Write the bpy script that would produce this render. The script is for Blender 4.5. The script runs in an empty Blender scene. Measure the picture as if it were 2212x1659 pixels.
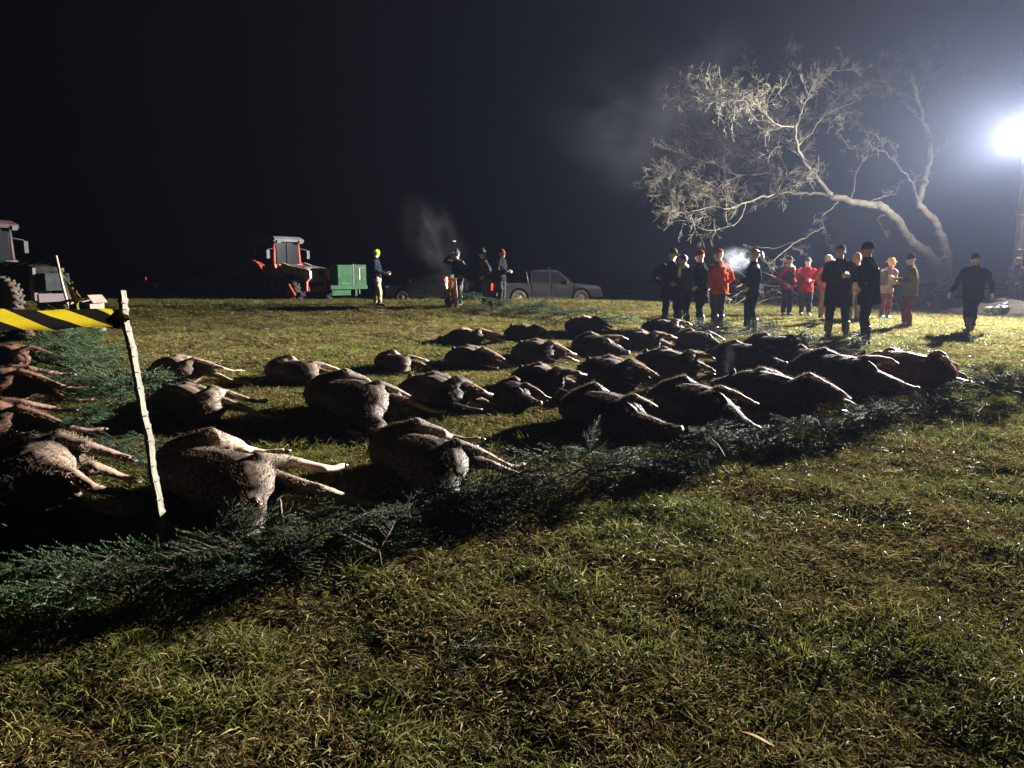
import bpy, math, random
import numpy as np
from mathutils import Vector, Matrix, noise as mn

random.seed(7)
rng = np.random.default_rng(7)
S = bpy.context.scene
COL = S.collection
R = math.radians

# ------------------------------------------------------------------ camera, night sky, lamp light, exposure
HC, PITCH, FPX = 1.38, R(8.4), 1660.0
cd = bpy.data.cameras.new('camera')
cam = bpy.data.objects.new('camera', cd)
COL.objects.link(cam)
cam.location = (0, 0, HC)
cam.rotation_euler = (R(90) - PITCH, 0, 0)
cd.sensor_width = 36
cd.lens = FPX / 2212 * 36
cd.clip_start = 0.05
cd.clip_end = 2000
S.camera = cam

W = bpy.data.worlds.new('World')
S.world = W
W.use_nodes = True
nt = W.node_tree
bg = nt.nodes['Background']
sky = nt.nodes.new('ShaderNodeTexSky')
sky.sky_type = 'NISHITA'
sky.sun_disc = False
sky.sun_elevation = R(-4.0)
sky.sun_rotation = R(150)
nt.links.new(sky.outputs[0], bg.inputs[0])
bg.inputs[1].default_value = 0.0015

S.view_settings.view_transform = 'Standard'
S.view_settings.look = 'None'
S.view_settings.gamma = 1
S.view_settings.exposure = 2.0
S.view_settings.use_curve_mapping = False
S.render.engine = 'CYCLES'
S.cycles.use_denoising = True
S.cycles.max_bounces = 5
S.cycles.diffuse_bounces = 2
S.cycles.glossy_bounces = 2
S.cycles.transmission_bounces = 3
S.cycles.volume_bounces = 0
S.cycles.transparent_max_bounces = 12
S.cycles.sample_clamp_indirect = 4
S.cycles.volume_step_rate = 1.0
S.cycles.volume_max_steps = 128

LAMP = Vector((18.22, 27.8, 5.93))
FLOOD_W, SPILL_W = (92000.0, 31000.0), 4000.0


# ------------------------------------------------------------------ terrain and pixel helper
def sm(a, b, t):
    t = np.clip((t - a) / (b - a), 0, 1)
    return t * t * (3 - 2 * t)


RELIEF = []
for _i in range(14):
    _l, _a = rng.uniform(0.22, 0.95), rng.uniform(0, 6.283)
    RELIEF.append((6.283 / _l * math.cos(_a), 6.283 / _l * math.sin(_a), rng.uniform(0, 6.283), 0.0034 * _l ** 0.6))


def gh(x, y):
    x = np.asarray(x, dtype=float)
    y = np.asarray(y, dtype=float)
    h = 0.27 * np.exp(-((y - 27) / 5.5) ** 2) * (1 - sm(2, 9, x))
    h = h - 0.32 * sm(31, 39, y)
    a = 0.5 + 0.5 * sm(6, 14, y)
    n = 1 - 0.75 * sm(7, 13, y)
    for (kx, ky, ph, am) in RELIEF:
        h = h + n * am * np.sin(kx * x + ky * y + ph)
    h = h + a * 0.018 * (np.sin(1.9 * x + 0.4) * np.sin(2.3 * y + 1.1) + np.sin(0.83 * x - 1.2 * y) + 0.7 * np.sin(3.7 * x + 2.9 * y))
    return h


def ray(x, y):
    u = (x - 1106) / FPX
    v = -(y - 829.5) / FPX
    return u, math.cos(PITCH) + v * math.sin(PITCH), -math.sin(PITCH) + v * math.cos(PITCH)


def at(x, y, d=None):
    """ground point seen at photo position x, y (2212 wide copy), or the point on that sight line at depth d"""
    dx, dy, dz = ray(x, y)
    if d is not None:
        t = d / dy
        return Vector((dx * t, dy * t, HC + dz * t))
    t = 0.5
    while t < 200:
        if HC + dz * t < float(gh(dx * t, dy * t)):
            break
        t += 0.02
    return Vector((dx * t, dy * t, float(gh(dx * t, dy * t))))


def gz(x, y, z=0.0):
    return Vector((x, y, float(gh(x, y)) + z))


# ------------------------------------------------------------------ materials
def mat(name, col, rough=0.7, col2=None, scale=6.0, metal=0.0, bump=0.0, bscale=30.0, spec=0.5, stretch=None, mid=(0.35, 0.65), emis=None, estr=0.0, sheen=0.0, rnd=0.0, coords='Object'):
    m = bpy.data.materials.new(name)
    m.use_nodes = True
    n = m.node_tree
    L = n.links.new
    b = n.nodes['Principled BSDF']
    b.inputs['Roughness'].default_value = rough
    b.inputs['Metallic'].default_value = metal
    b.inputs['Specular IOR Level'].default_value = spec
    if sheen:
        b.inputs['Sheen Weight'].default_value = sheen
    b.inputs['Base Color'].default_value = (*col, 1)
    src = None
    tc = n.nodes.new('ShaderNodeTexCoord')
    vec = tc.outputs[coords]
    if stretch:
        mp = n.nodes.new('ShaderNodeMapping')
        mp.inputs['Scale'].default_value = stretch
        L(vec, mp.inputs[0])
        vec = mp.outputs[0]
    if col2 is not None:
        tx = n.nodes.new('ShaderNodeTexNoise')
        tx.inputs['Scale'].default_value = scale
        tx.inputs['Detail'].default_value = 5
        L(vec, tx.inputs['Vector'])
        rp = n.nodes.new('ShaderNodeValToRGB')
        rp.color_ramp.elements[0].position = mid[0]
        rp.color_ramp.elements[1].position = mid[1]
        rp.color_ramp.elements[0].color = (*col, 1)
        rp.color_ramp.elements[1].color = (*col2, 1)
        L(tx.outputs[0], rp.inputs[0])
        src = rp.outputs[0]
    if rnd:
        oi = n.nodes.new('ShaderNodeObjectInfo')
        hs = n.nodes.new('ShaderNodeHueSaturation')
        mr = n.nodes.new('ShaderNodeMapRange')
        mr.inputs[3].default_value = 1 - rnd
        mr.inputs[4].default_value = 1 + rnd
        L(oi.outputs['Random'], mr.inputs[0])
        L(mr.outputs[0], hs.inputs['Value'])
        if src is not None:
            L(src, hs.inputs['Color'])
        else:
            hs.inputs['Color'].default_value = (*col, 1)
        src = hs.outputs[0]
    if src is not None:
        L(src, b.inputs['Base Color'])
    if bump:
        bt = n.nodes.new('ShaderNodeTexNoise')
        bt.inputs['Scale'].default_value = bscale
        bt.inputs['Detail'].default_value = 4
        L(vec, bt.inputs['Vector'])
        bp = n.nodes.new('ShaderNodeBump')
        bp.inputs['Strength'].default_value = bump
        bp.inputs['Distance'].default_value = 0.02
        L(bt.outputs[0], bp.inputs['Height'])
        L(bp.outputs[0], b.inputs['Normal'])
    if emis:
        b.inputs['Emission Color'].default_value = (*emis, 1)
        b.inputs['Emission Strength'].default_value = estr
    return m


def vol(name, dens, col=(0.8, 0.85, 1.0), g=0.3, puff=None):
    m = bpy.data.materials.new(name)
    m.use_nodes = True
    n = m.node_tree
    for q in list(n.nodes):
        if q.type == 'BSDF_PRINCIPLED':
            n.nodes.remove(q)
    out = [q for q in n.nodes if q.type == 'OUTPUT_MATERIAL'][0]
    v = n.nodes.new('ShaderNodeVolumePrincipled')
    v.inputs['Color'].default_value = (*col, 1)
    v.inputs['Density'].default_value = dens
    v.inputs['Anisotropy'].default_value = g
    n.links.new(v.outputs[0], out.inputs['Volume'])
    if puff:
        L = n.links.new
        tc = n.nodes.new('ShaderNodeTexCoord')
        gr = n.nodes.new('ShaderNodeVectorMath')
        gr.operation = 'LENGTH'
        L(tc.outputs['Object'], gr.inputs[0])
        fr = n.nodes.new('ShaderNodeMapRange')
        fr.interpolation_type = 'SMOOTHSTEP'
        fr.inputs[1].default_value = 1.0
        fr.inputs[2].default_value = 0.15
        L(gr.outputs['Value'], fr.inputs[0])
        tx = n.nodes.new('ShaderNodeTexNoise')
        tx.inputs['Scale'].default_value = puff
        tx.inputs['Detail'].default_value = 4
        tx.inputs['Distortion'].default_value = 0.6
        L(tc.outputs['Object'], tx.inputs['Vector'])
        nr = n.nodes.new('ShaderNodeMapRange')
        nr.inputs[1].default_value = 0.42
        nr.inputs[2].default_value = 0.72
        L(tx.outputs[0], nr.inputs[0])
        m1 = n.nodes.new('ShaderNodeMath')
        m1.operation = 'MULTIPLY'
        L(fr.outputs[0], m1.inputs[0])
        L(nr.outputs[0], m1.inputs[1])
        m2 = n.nodes.new('ShaderNodeMath')
        m2.operation = 'MULTIPLY'
        m2.inputs[1].default_value = dens
        L(m1.outputs[0], m2.inputs[0])
        L(m2.outputs[0], v.inputs['Density'])
    return m


# ------------------------------------------------------------------ mesh accumulators
class MB:
    def __init__(s):
        s.v, s.f, s.mi = [], [], []

    def add(s, vs, fs, mi=0):
        o = len(s.v)
        s.v += [tuple(p) for p in vs]
        s.f += [tuple(i + o for i in f) for f in fs]
        s.mi += [mi] * len(fs)
        return s

    def box(s, c, size, rot=None, mi=0, taper=1.0):
        hx, hy, hz = [q / 2 for q in size]
        vs = [Vector((x * (taper if z > 0 else 1), y * (taper if z > 0 else 1), z)) for z in (-hz, hz) for y in (-hy, hy) for x in (-hx, hx)]
        if rot is not None:
            vs = [rot @ p for p in vs]
        vs = [p + Vector(c) for p in vs]
        return s.add(vs, [(0, 2, 3, 1), (4, 5, 7, 6), (0, 1, 5, 4), (2, 6, 7, 3), (0, 4, 6, 2), (1, 3, 7, 5)], mi)

    def tube(s, pts, rad, n=8, ref=None, cap=True, mi=0, rough=0.0):
        pts = [Vector(p) for p in pts]
        vs, fs = [], []
        side = None
        for i, p in enumerate(pts):
            t = (pts[min(i + 1, len(pts) - 1)] - pts[max(i - 1, 0)])
            t = t.normalized() if t.length > 1e-9 else Vector((0, 0, 1))
            if ref is not None:
                sd = Vector(ref).cross(t)
                if sd.length < 1e-5:
                    sd = t.orthogonal()
            elif side is None:
                sd = t.orthogonal()
            else:
                sd = side - t * side.dot(t)
                if sd.length < 1e-5:
                    sd = t.orthogonal()
            side = sd.normalized()
            up = t.cross(side)
            r = rad[i]
            a, b = r if isinstance(r, (tuple, list)) else (r, r)
            for k in range(n):
                w = 2 * math.pi * k / n
                q = 1 + (rough * (random.random() - 0.5) if rough else 0)
                vs.append(p + side * (a * q * math.cos(w)) + up * (b * q * math.sin(w)))
        for i in range(len(pts) - 1):
            for k in range(n):
                k2 = (k + 1) % n
                fs.append((i * n + k, i * n + k2, (i + 1) * n + k2, (i + 1) * n + k))
        if cap:
            fs.append(tuple(range(n - 1, -1, -1)))
            fs.append(tuple((len(pts) - 1) * n + k for k in range(n)))
        return s.add(vs, fs, mi)

    def ell(s, c, r, n=10, m=7, rot=None, mi=0, half=False):
        c = Vector(c)
        vs, fs = [], []
        r = (r, r, r) if not isinstance(r, (tuple, list)) else r
        for j in range(m + 1):
            ph = (math.pi / 2 if half else math.pi) * j / m
            for k in range(n):
                th = 2 * math.pi * k / n
                p = Vector((r[0] * math.sin(ph) * math.cos(th), r[1] * math.sin(ph) * math.sin(th), r[2] * math.cos(ph)))
                vs.append(c + (rot @ p if rot is not None else p))
        for j in range(m):
            for k in range(n):
                k2 = (k + 1) % n
                fs.append((j * n + k, (j + 1) * n + k, (j + 1) * n + k2, j * n + k2))
        if half:
            fs.append(tuple(m * n + k for k in range(n)))
        return s.add(vs, fs, mi)

    def prism(s, prof, y0, y1, mi=0, taper=None):
        """profile in (x, z) pushed along y; taper = list of inward shifts per point"""
        n = len(prof)
        tp = taper or [0] * n
        vs = [(p[0], y0 + tp[i], p[1]) for i, p in enumerate(prof)] + [(p[0], y1 - tp[i], p[1]) for i, p in enumerate(prof)]
        fs = [tuple(range(n)), tuple(range(2 * n - 1, n - 1, -1))]
        fs += [(i, i + n, (i + 1) % n + n, (i + 1) % n) for i in range(n)]
        return s.add(vs, fs, mi)

    def wheel(s, c, r, w, hub=0.55, n=24, mi=0):
        """tyre ring around the y axis"""
        x0, y0, z0 = c
        prof = [(hub * r, -w / 2), (0.9 * r, -w / 2), (r, -w * 0.32), (r, w * 0.32), (0.9 * r, w / 2), (hub * r, w / 2)]
        vs, fs = [], []
        for k in range(n):
            a = 2 * math.pi * k / n
            for (q, yy) in prof:
                vs.append((x0 + q * math.cos(a), y0 + yy, z0 + q * math.sin(a)))
        m = len(prof)
        for k in range(n):
            k2 = (k + 1) % n
            for j in range(m):
                j2 = (j + 1) % m
                fs.append((k * m + j, k * m + j2, k2 * m + j2, k2 * m + j))
        return s.add(vs, fs, mi)

    def mesh(s, name, mats=(), smooth=True):
        me = bpy.data.meshes.new(name)
        me.from_pydata(s.v, [], s.f)
        for m in mats:
            me.materials.append(m)
        if len(mats) > 1:
            me.polygons.foreach_set('material_index', s.mi)
        me.polygons.foreach_set('use_smooth', [smooth] * len(me.polygons))
        me.update()
        return me


def link(name, me, parent=None, loc=None, rot=None, scale=None):
    o = bpy.data.objects.new(name, me)
    COL.objects.link(o)
    if parent is not None:
        o.parent = parent
    if loc is not None:
        o.location = loc
    if rot is not None:
        o.rotation_euler = rot
    if scale is not None:
        o.scale = scale
    return o


def tag(o, label=None, cat=None, group=None, kind=None):
    if label:
        o['label'] = label
    if cat:
        o['category'] = cat
    if group:
        o['group'] = group
    if kind:
        o['kind'] = kind
    return o


def thing(name, label, cat, loc, rz=0.0, group=None, scale=None):
    o = link(name, None, None, loc, (0, 0, rz), scale)
    o.empty_display_size = 0.1
    return tag(o, label, cat, group)


def part(name, mb, m, parent, smooth=True, kind=None, label=None):
    ms = m if isinstance(m, (list, tuple)) else [m]
    o = link(name, mb.mesh(name, ms, smooth), parent)
    return tag(o, label, None, None, kind)


def copy_tree(o, parent=None):
    c = o.copy()
    COL.objects.link(c)
    if parent is not None:
        c.parent = parent
    for ch in list(o.children):
        copy_tree(ch, c)
    return c


def skinned(mb, voxel, smooth=2, name='m', disp=0.0, dscale=8.0, post=None):
    """weld overlapping volumes into one continuous surface"""
    me = mb.mesh(name, (), True)
    ob = link('temp_shape', me)
    a = ob.modifiers.new('r', 'REMESH')
    a.mode = 'VOXEL'
    a.voxel_size = voxel
    a.use_smooth_shade = True
    if smooth:
        b = ob.modifiers.new('s', 'SMOOTH')
        b.iterations = smooth
        b.factor = 0.5
    dg = bpy.context.evaluated_depsgraph_get()
    r = bpy.data.meshes.new_from_object(ob.evaluated_get(dg))
    bpy.data.objects.remove(ob)
    bpy.data.meshes.remove(me)
    r.name = name
    if disp:
        n = len(r.vertices)
        co = np.empty(n * 3)
        no = np.empty(n * 3)
        r.vertices.foreach_get('co', co)
        r.vertices.foreach_get('normal', no)
        co = co.reshape(-1, 3)
        no = no.reshape(-1, 3)
        off = random.random() * 50
        d = np.array([mn.noise(Vector(p) * dscale + Vector((off, 0, 0))) + 0.5 * mn.noise(Vector(p) * dscale * 2.3 + Vector((0, off, 0))) for p in co])
        co += no * (d * disp)[:, None]
        r.vertices.foreach_set('co', co.ravel())
    r.polygons.foreach_set('use_smooth', [True] * len(r.polygons))
    r.update()
    return r


def mesh_link(name, me, m, parent, kind=None, label=None):
    if m is not None and len(me.materials) == 0:
        me.materials.append(m)
    o = link(name, me, parent)
    return tag(o, label, None, None, kind)


# ------------------------------------------------------------------ the setting: ground, field, haze
def ground_sheet(name, xs, ys, m, dz=0.0, mask=None):
    X, Y = np.meshgrid(xs, ys)
    Z = gh(X, Y) + dz
    vs = np.stack([X, Y, Z], -1).reshape(-1, 3)
    nx, ny = len(xs), len(ys)
    fs = [(j * nx + i, j * nx + i + 1, (j + 1) * nx + i + 1, (j + 1) * nx + i) for j in range(ny - 1) for i in range(nx - 1)
          if mask is None or mask((xs[i] + xs[i + 1]) / 2, (ys[j] + ys[j + 1]) / 2)]
    me = bpy.data.meshes.new(name)
    me.from_pydata(vs.tolist(), [], fs)
    me.polygons.foreach_set('use_smooth', [True] * len(fs))
    me.materials.append(m)
    me.update()
    return tag(link(name, me), kind='structure')


def soil_material():
    m = bpy.data.materials.new('turf_soil')
    m.use_nodes = True
    n = m.node_tree
    L = n.links.new
    b = n.nodes['Principled BSDF']
    tc = n.nodes.new('ShaderNodeTexCoord')
    a = n.nodes.new('ShaderNodeTexNoise')
    a.inputs['Scale'].default_value = 14
    a.inputs['Detail'].default_value = 8
    a.inputs['Roughness'].default_value = 0.7
    L(tc.outputs['Object'], a.inputs['Vector'])
    r = n.nodes.new('ShaderNodeValToRGB')
    e = r.color_ramp.elements
    e[0].position, e[0].color = 0.36, (0.010, 0.009, 0.004, 1)
    e[1].position, e[1].color = 0.68, (0.034, 0.03, 0.010, 1)
    q = e.new(0.5)
    q.color = (0.016, 0.016, 0.005, 1)
    L(a.outputs[0], r.inputs[0])
    L(r.outputs[0], b.inputs['Base Color'])
    b.inputs['Roughness'].default_value = 0.9
    b.inputs['Specular IOR Level'].default_value = 0.0
    bp = n.nodes.new('ShaderNodeBump')
    bp.inputs['Strength'].default_value = 0.9
    bp.inputs['Distance'].default_value = 0.04
    L(a.outputs[0], bp.inputs['Height'])
    L(bp.outputs[0], b.inputs['Normal'])
    return m


M_soil = soil_material()
xs = np.concatenate([np.linspace(-95, -26, 24), np.linspace(-25, -8.3, 55), np.linspace(-8, 8, 230), np.linspace(8.3, 25, 55), np.linspace(26, 95, 24)])
ys = np.concatenate([np.linspace(-14, 0, 8), np.linspace(0.5, 10, 136), np.linspace(10.2, 45, 140), np.linspace(47, 145, 30)])
ground_sheet('ground', xs, ys, M_soil)
M_field = mat('dark_field_soil', (0.008, 0.007, 0.006), 0.95, (0.016, 0.014, 0.011), 3.0, bump=0.6, bscale=6, spec=0.1)
ground_sheet('field', np.concatenate([np.linspace(-94, -30, 20), np.linspace(-29, 29, 110), np.linspace(30, 94, 20)]), np.concatenate([np.linspace(31.5, 45, 60), np.linspace(47, 144, 24)]), M_field, 0.012,
             mask=lambda x, y: y > 34.2 + 0.7 * math.sin(x * 0.7) + 0.5 * math.sin(x * 2.1 + 1) + (1.2 if x > 3 else 0))

hz = MB().box((0, 64, 10.2), (200, 166, 23.4))
haze = part('haze', hz, vol('night_haze', 0.00015, (0.56, 0.64, 1.0), 0.5), None, smooth=False, kind='stuff')


# ------------------------------------------------------------------ floodlight pole
def lamp_post():
    base = gz(LAMP.x - 0.06, LAMP.y + 0.1)
    t = thing('floodlight_pole', 'tall pale pole with two glaring white floodlights at its top', 'lamp post', base)
    m_p = mat('weathered_pole', (0.30, 0.26, 0.22), 0.8, (0.2, 0.17, 0.14), 3, bump=0.3, bscale=25, stretch=(4, 4, 0.5))
    H = 6.4
    p = MB()
    n = 14
    p.tube([(0.012 * math.sin(k * 1.3) - .06 * k / n, 0.01 * math.cos(k), -0.3 + (H + 0.3) * k / n) for k in range(n + 1)], [0.175 - 0.035 * k / n + 0.004 * math.sin(k * 2.1) for k in range(n + 1)], 14)
    part('pole', p, m_p, t)
    for z in (0.9, 2.1, 3.35):
        part('band', MB().tube([(-.01 * z, 0, z - 0.03), (-.01 * z, 0, z + 0.03)], [0.176, 0.176], 14), mat('band_steel', (0.25, 0.25, 0.26), 0.5, metal=0.8), t)
    m_h = mat('lamp_housing', (0.12, 0.12, 0.13), 0.5, metal=0.6)
    m_e = mat('lamp_glass_lit', (1, 1, 1), 0.3, emis=(0.93, 0.97, 1.0), estr=40)
    off = LAMP - base + Vector((-0.30, -0.36, 0))
    for w_, az, dep in ((FLOOD_W[0], R(237), R(1)), (FLOOD_W[1], R(188), R(2))):   # one beam per lamp head
        ld = bpy.data.lights.new('floodlight', 'SPOT')
        ld.energy = w_
        ld.color = (1.0, 0.975, 0.90)
        ld.shadow_soft_size = 0.12
        ld.spot_size = R(98)
        ld.spot_blend = 1.0
        lo = link('floodlight', ld, t, off)
        lo.rotation_euler = Vector((math.cos(az) * math.cos(dep), math.sin(az) * math.cos(dep), -math.sin(dep))).to_track_quat('-Z', 'Y').to_euler()
    l2 = bpy.data.lights.new('flood_spill', 'POINT')        # stray light of the lamp heads to all sides
    l2.energy = SPILL_W
    l2.color = (1.0, 0.975, 0.91)
    l2.shadow_soft_size = 0.14
    link('flood_spill', l2, t, off + Vector((0, 0, -0.3)))
    for i, (z, yaw) in enumerate(((6.12, 217), (5.72, 205))):
        a = R(yaw)
        f = part('lamp_head', MB().box((0, 0, 0), (0.12, 0.42, 0.34), taper=0.8), m_h, t, smooth=False)
        f.location = (math.cos(a) * 0.30 - .06, math.sin(a) * 0.30, z)
        f.rotation_euler = (0, R(18), a)
        g = part('lens', MB().box((0.075, 0, 0), (0.03, 0.38, 0.30)), m_e, f, smooth=False)
        part('bracket', MB().tube([(-0.06, 0, 0), (-0.3, 0, 0.02)], [0.025, 0.025], 8), m_h, f)
    part('added_shade_plate', MB().box((-.44, -.34, 5.36), (.62, .62, .02), rot=Matrix.Rotation(R(36), 3, 'Z')), m_h, t, False)  # plate added under the lights to keep steep rays off the mound
    part('added_shade_plate_arm', MB().tube([(-.05, 0, 5.34), (-.4, -.25, 5.34)], [.02, .02], 8), m_h, t)  # arm carrying the added plate
    return t


lamp_post()


# ------------------------------------------------------------------ grass: tufts scattered on the ground (nobody could count it)
def blade(m, t=.3):
    n = m.node_tree
    b = n.nodes['Principled BSDF']
    tr = n.nodes.new('ShaderNodeBsdfTranslucent')
    n.links.new(b.inputs['Base Color'].links[0].from_socket, tr.inputs[0])
    ms = n.nodes.new('ShaderNodeMixShader')
    ms.inputs[0].default_value = t
    n.links.new(b.outputs[0], ms.inputs[1])
    n.links.new(tr.outputs[0], ms.inputs[2])
    n.links.new(ms.outputs[0], n.nodes['Material Output'].inputs['Surface'])
    return m


G_MATS = [
    blade(mat('blade_green', (0.054, 0.070, 0.014), 0.5, (0.095, 0.102, 0.024), 9, spec=0.012, rnd=0.45)),
    blade(mat('blade_olive', (0.105, 0.108, 0.028), 0.6, (0.155, 0.148, 0.045), 9, spec=0.0, rnd=0.45)),
    blade(mat('blade_straw', (0.15, 0.115, 0.048), 0.6, (0.22, 0.18, 0.085), 9, spec=0.0, rnd=0.5)),
    blade(mat('blade_brown', (0.085, 0.047, 0.018), 0.6, (0.14, 0.08, 0.033), 9, spec=0.0, rnd=0.5)),
]


def tuft(kind, rr):
    mb = MB()
    nb = {'lush': 30, 'mix': 26, 'straw': 26, 'litter': 14, 'clump': 50}[kind]
    for i in range(nb):
        rad = 0.075 if kind != 'clump' else 0.045
        a = rr.uniform(0, 6.283)
        q = rad * math.sqrt(rr.random())
        x, y = q * math.cos(a), q * math.sin(a)
        d = rr.uniform(0, 6.283)
        if kind == 'lush':
            ln, lift, w = rr.uniform(.045, .095), rr.uniform(.3, 1.2), rr.uniform(.0028, .0046)
            mi = rr.choices((0, 1, 2), (6, 3, 1))[0]
        elif kind == 'mix':
            ln, lift, w = rr.uniform(.035, .085), rr.uniform(.15, 1.0), rr.uniform(.0026, .0044)
            mi = rr.choices((0, 1, 2, 3), (3, 4, 2, 1))[0]
        elif kind == 'straw':
            ln, lift, w = rr.uniform(.035, .095), rr.uniform(.08, .7), rr.uniform(.0024, .0042)
            mi = rr.choices((1, 2, 3), (2, 5, 3))[0]
        elif kind == 'litter':
            ln, lift, w = rr.uniform(.02, .045), rr.uniform(.02, .5), rr.uniform(.005, .011)
            mi = rr.choices((0, 1, 2, 3), (2, 2, 1, 4))[0]
        else:
            d = a + rr.uniform(-.5, .5)
            ln, lift, w = rr.uniform(.06, .12), rr.uniform(.5, 1.25), rr.uniform(.0028, .0046)
            mi = rr.choices((0, 1, 2), (6, 3, 1))[0]
        dx, dy = math.cos(d), math.sin(d)
        px_, py_ = -dy * w / 2, dx * w / 2
        c, s_ = math.cos(lift), math.sin(lift)
        bend = rr.uniform(0.3, 0.9)
        c2, s2 = math.cos(lift - bend), math.sin(lift - bend)
        z0 = -0.006
        h = ln * .5
        p1 = (x + dx * c * h, y + dy * c * h, z0 + s_ * h)
        p2 = (p1[0] + dx * c2 * h, p1[1] + dy * c2 * h, max(p1[2] + s2 * h, 0.003))
        tw = rr.uniform(-.5, .5) * w
        mb.add([(x - px_, y - py_, z0), (x + px_, y + py_, z0), (p1[0] - px_, p1[1] - py_, p1[2] - tw), (p1[0] + px_, p1[1] + py_, p1[2] + tw), p2],
               [(0, 1, 3, 2), (2, 3, 4)], mi)
    return mb


def grass():
    rr = random.Random(11)
    gc = bpy.data.collections.new('grass_tufts')
    kinds = ['lush'] * 3 + ['mix'] * 4 + ['straw'] * 4 + ['litter'] * 2 + ['clump'] * 2
    for i, k in enumerate(kinds):
        o = bpy.data.objects.new('tuft_%02d' % i, tuft(k, rr).mesh('tuft', G_MATS, True))
        gc.objects.link(o)
    groups = {'lush': [0, 1, 2], 'mix': [3, 4, 5, 6], 'straw': [7, 8, 9, 10], 'litter': [11, 12], 'clump': [13, 14]}
    P, I, SC = [], [], []

    def scatter(y0, y1, dens, s):
        area = (y1 - y0) * (0.72 * (y0 + y1) + 3.2)
        n = int(area * dens)
        y = y0 + (y1 - y0) * rng.random(n)
        w = 0.72 * y + 1.6
        x = (rng.random(n) * 2 - 1) * w
        for i in range(n):
            p = Vector((x[i] * 0.8, y[i] * 0.8, 0))
            f = mn.noise(p * 1.1) + 0.6 * mn.noise(p * 3.1 + Vector((5, 3, 0)))
            f2 = mn.noise(p * 0.35 + Vector((9, 1, 4)))
            big = 0.55 * math.exp(-((x[i] + 6) / 4) ** 2 - ((y[i] - 18) / 6) ** 2)
            u = rr.random()
            if f < -0.45 and u < 0.5 and y[i] < 9:
                continue
            g = f + 0.5 * f2 - big * 1.6
            if g > 0.56:
                k = 'lush' if u < .6 else ('clump' if u < .72 else 'mix')
            elif g > 0.06:
                k = 'mix' if u < .6 else ('lush' if u < .75 else 'straw')
            else:
                k = 'straw' if u < .58 else ('mix' if u < .78 else 'litter')
            if k == 'clump' and y[i] > 12:
                k = 'lush'
            P.append((x[i], y[i]))
            I.append(rr.choice(groups[k]))
            SC.append(s * rr.uniform(.7, 1.35))
    scatter(1.5, 3.2, 760, 0.85)
    scatter(3.2, 6, 560, 1.0)
    scatter(6, 11, 260, 1.2)
    scatter(11, 20, 110, 1.55)
    scatter(20, 36.5, 48, 2.1)
    P = np.array(P)
    Z = gh(P[:, 0], P[:, 1])
    me = bpy.data.meshes.new('grass')
    me.from_pydata(np.column_stack([P, Z]).tolist(), [], [])
    n = len(P)
    a = me.attributes.new('idx', 'INT', 'POINT')
    a.data.foreach_set('value', np.array(I, dtype=np.int32))
    a = me.attributes.new('scl', 'FLOAT', 'POINT')
    a.data.foreach_set('value', np.array(SC, dtype=np.float32))
    a = me.attributes.new('rot', 'FLOAT_VECTOR', 'POINT')
    rot = np.zeros((n, 3), dtype=np.float32)
    rot[:, 2] = rng.random(n) * 6.283
    a.data.foreach_set('vector', rot.ravel())
    o = link('grass', me)
    tag(o, kind='stuff')
    ng = bpy.data.node_groups.new('grass_scatter', 'GeometryNodeTree')
    ng.interface.new_socket('Geometry', in_out='INPUT', socket_type='NodeSocketGeometry')
    ng.interface.new_socket('Geometry', in_out='OUTPUT', socket_type='NodeSocketGeometry')
    N = ng.nodes.new
    gi, go = N('NodeGroupInput'), N('NodeGroupOutput')
    iop = N('GeometryNodeInstanceOnPoints')
    ci = N('GeometryNodeCollectionInfo')
    ci.inputs['Collection'].default_value = gc
    ci.inputs['Separate Children'].default_value = True
    ci.inputs['Reset Children'].default_value = True
    iop.inputs['Pick Instance'].default_value = True

    def na(nm, ty):
        q = N('GeometryNodeInputNamedAttribute')
        q.data_type = ty
        q.inputs['Name'].default_value = nm
        return q.outputs['Attribute']
    L = ng.links.new
    L(gi.outputs[0], iop.inputs['Points'])
    L(ci.outputs[0], iop.inputs['Instance'])
    L(na('idx', 'INT'), iop.inputs['Instance Index'])
    L(na('scl', 'FLOAT'), iop.inputs['Scale'])
    L(na('rot', 'FLOAT_VECTOR'), iop.inputs['Rotation'])
    L(iop.outputs[0], go.inputs[0])
    md = o.modifiers.new('scatter', 'NODES')
    md.node_group = ng
    return o


grass()

# ------------------------------------------------------------------ spruce boughs laid as a border
M_needle = mat('spruce_needles', (0.021, 0.050, 0.017), 0.6, (0.042, 0.082, 0.028), 5, spec=0.12, rnd=0.3)
M_stem = mat('spruce_bark', (0.028, 0.02, 0.013), 0.85, (0.055, 0.038, 0.024), 20, spec=.1)


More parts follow.
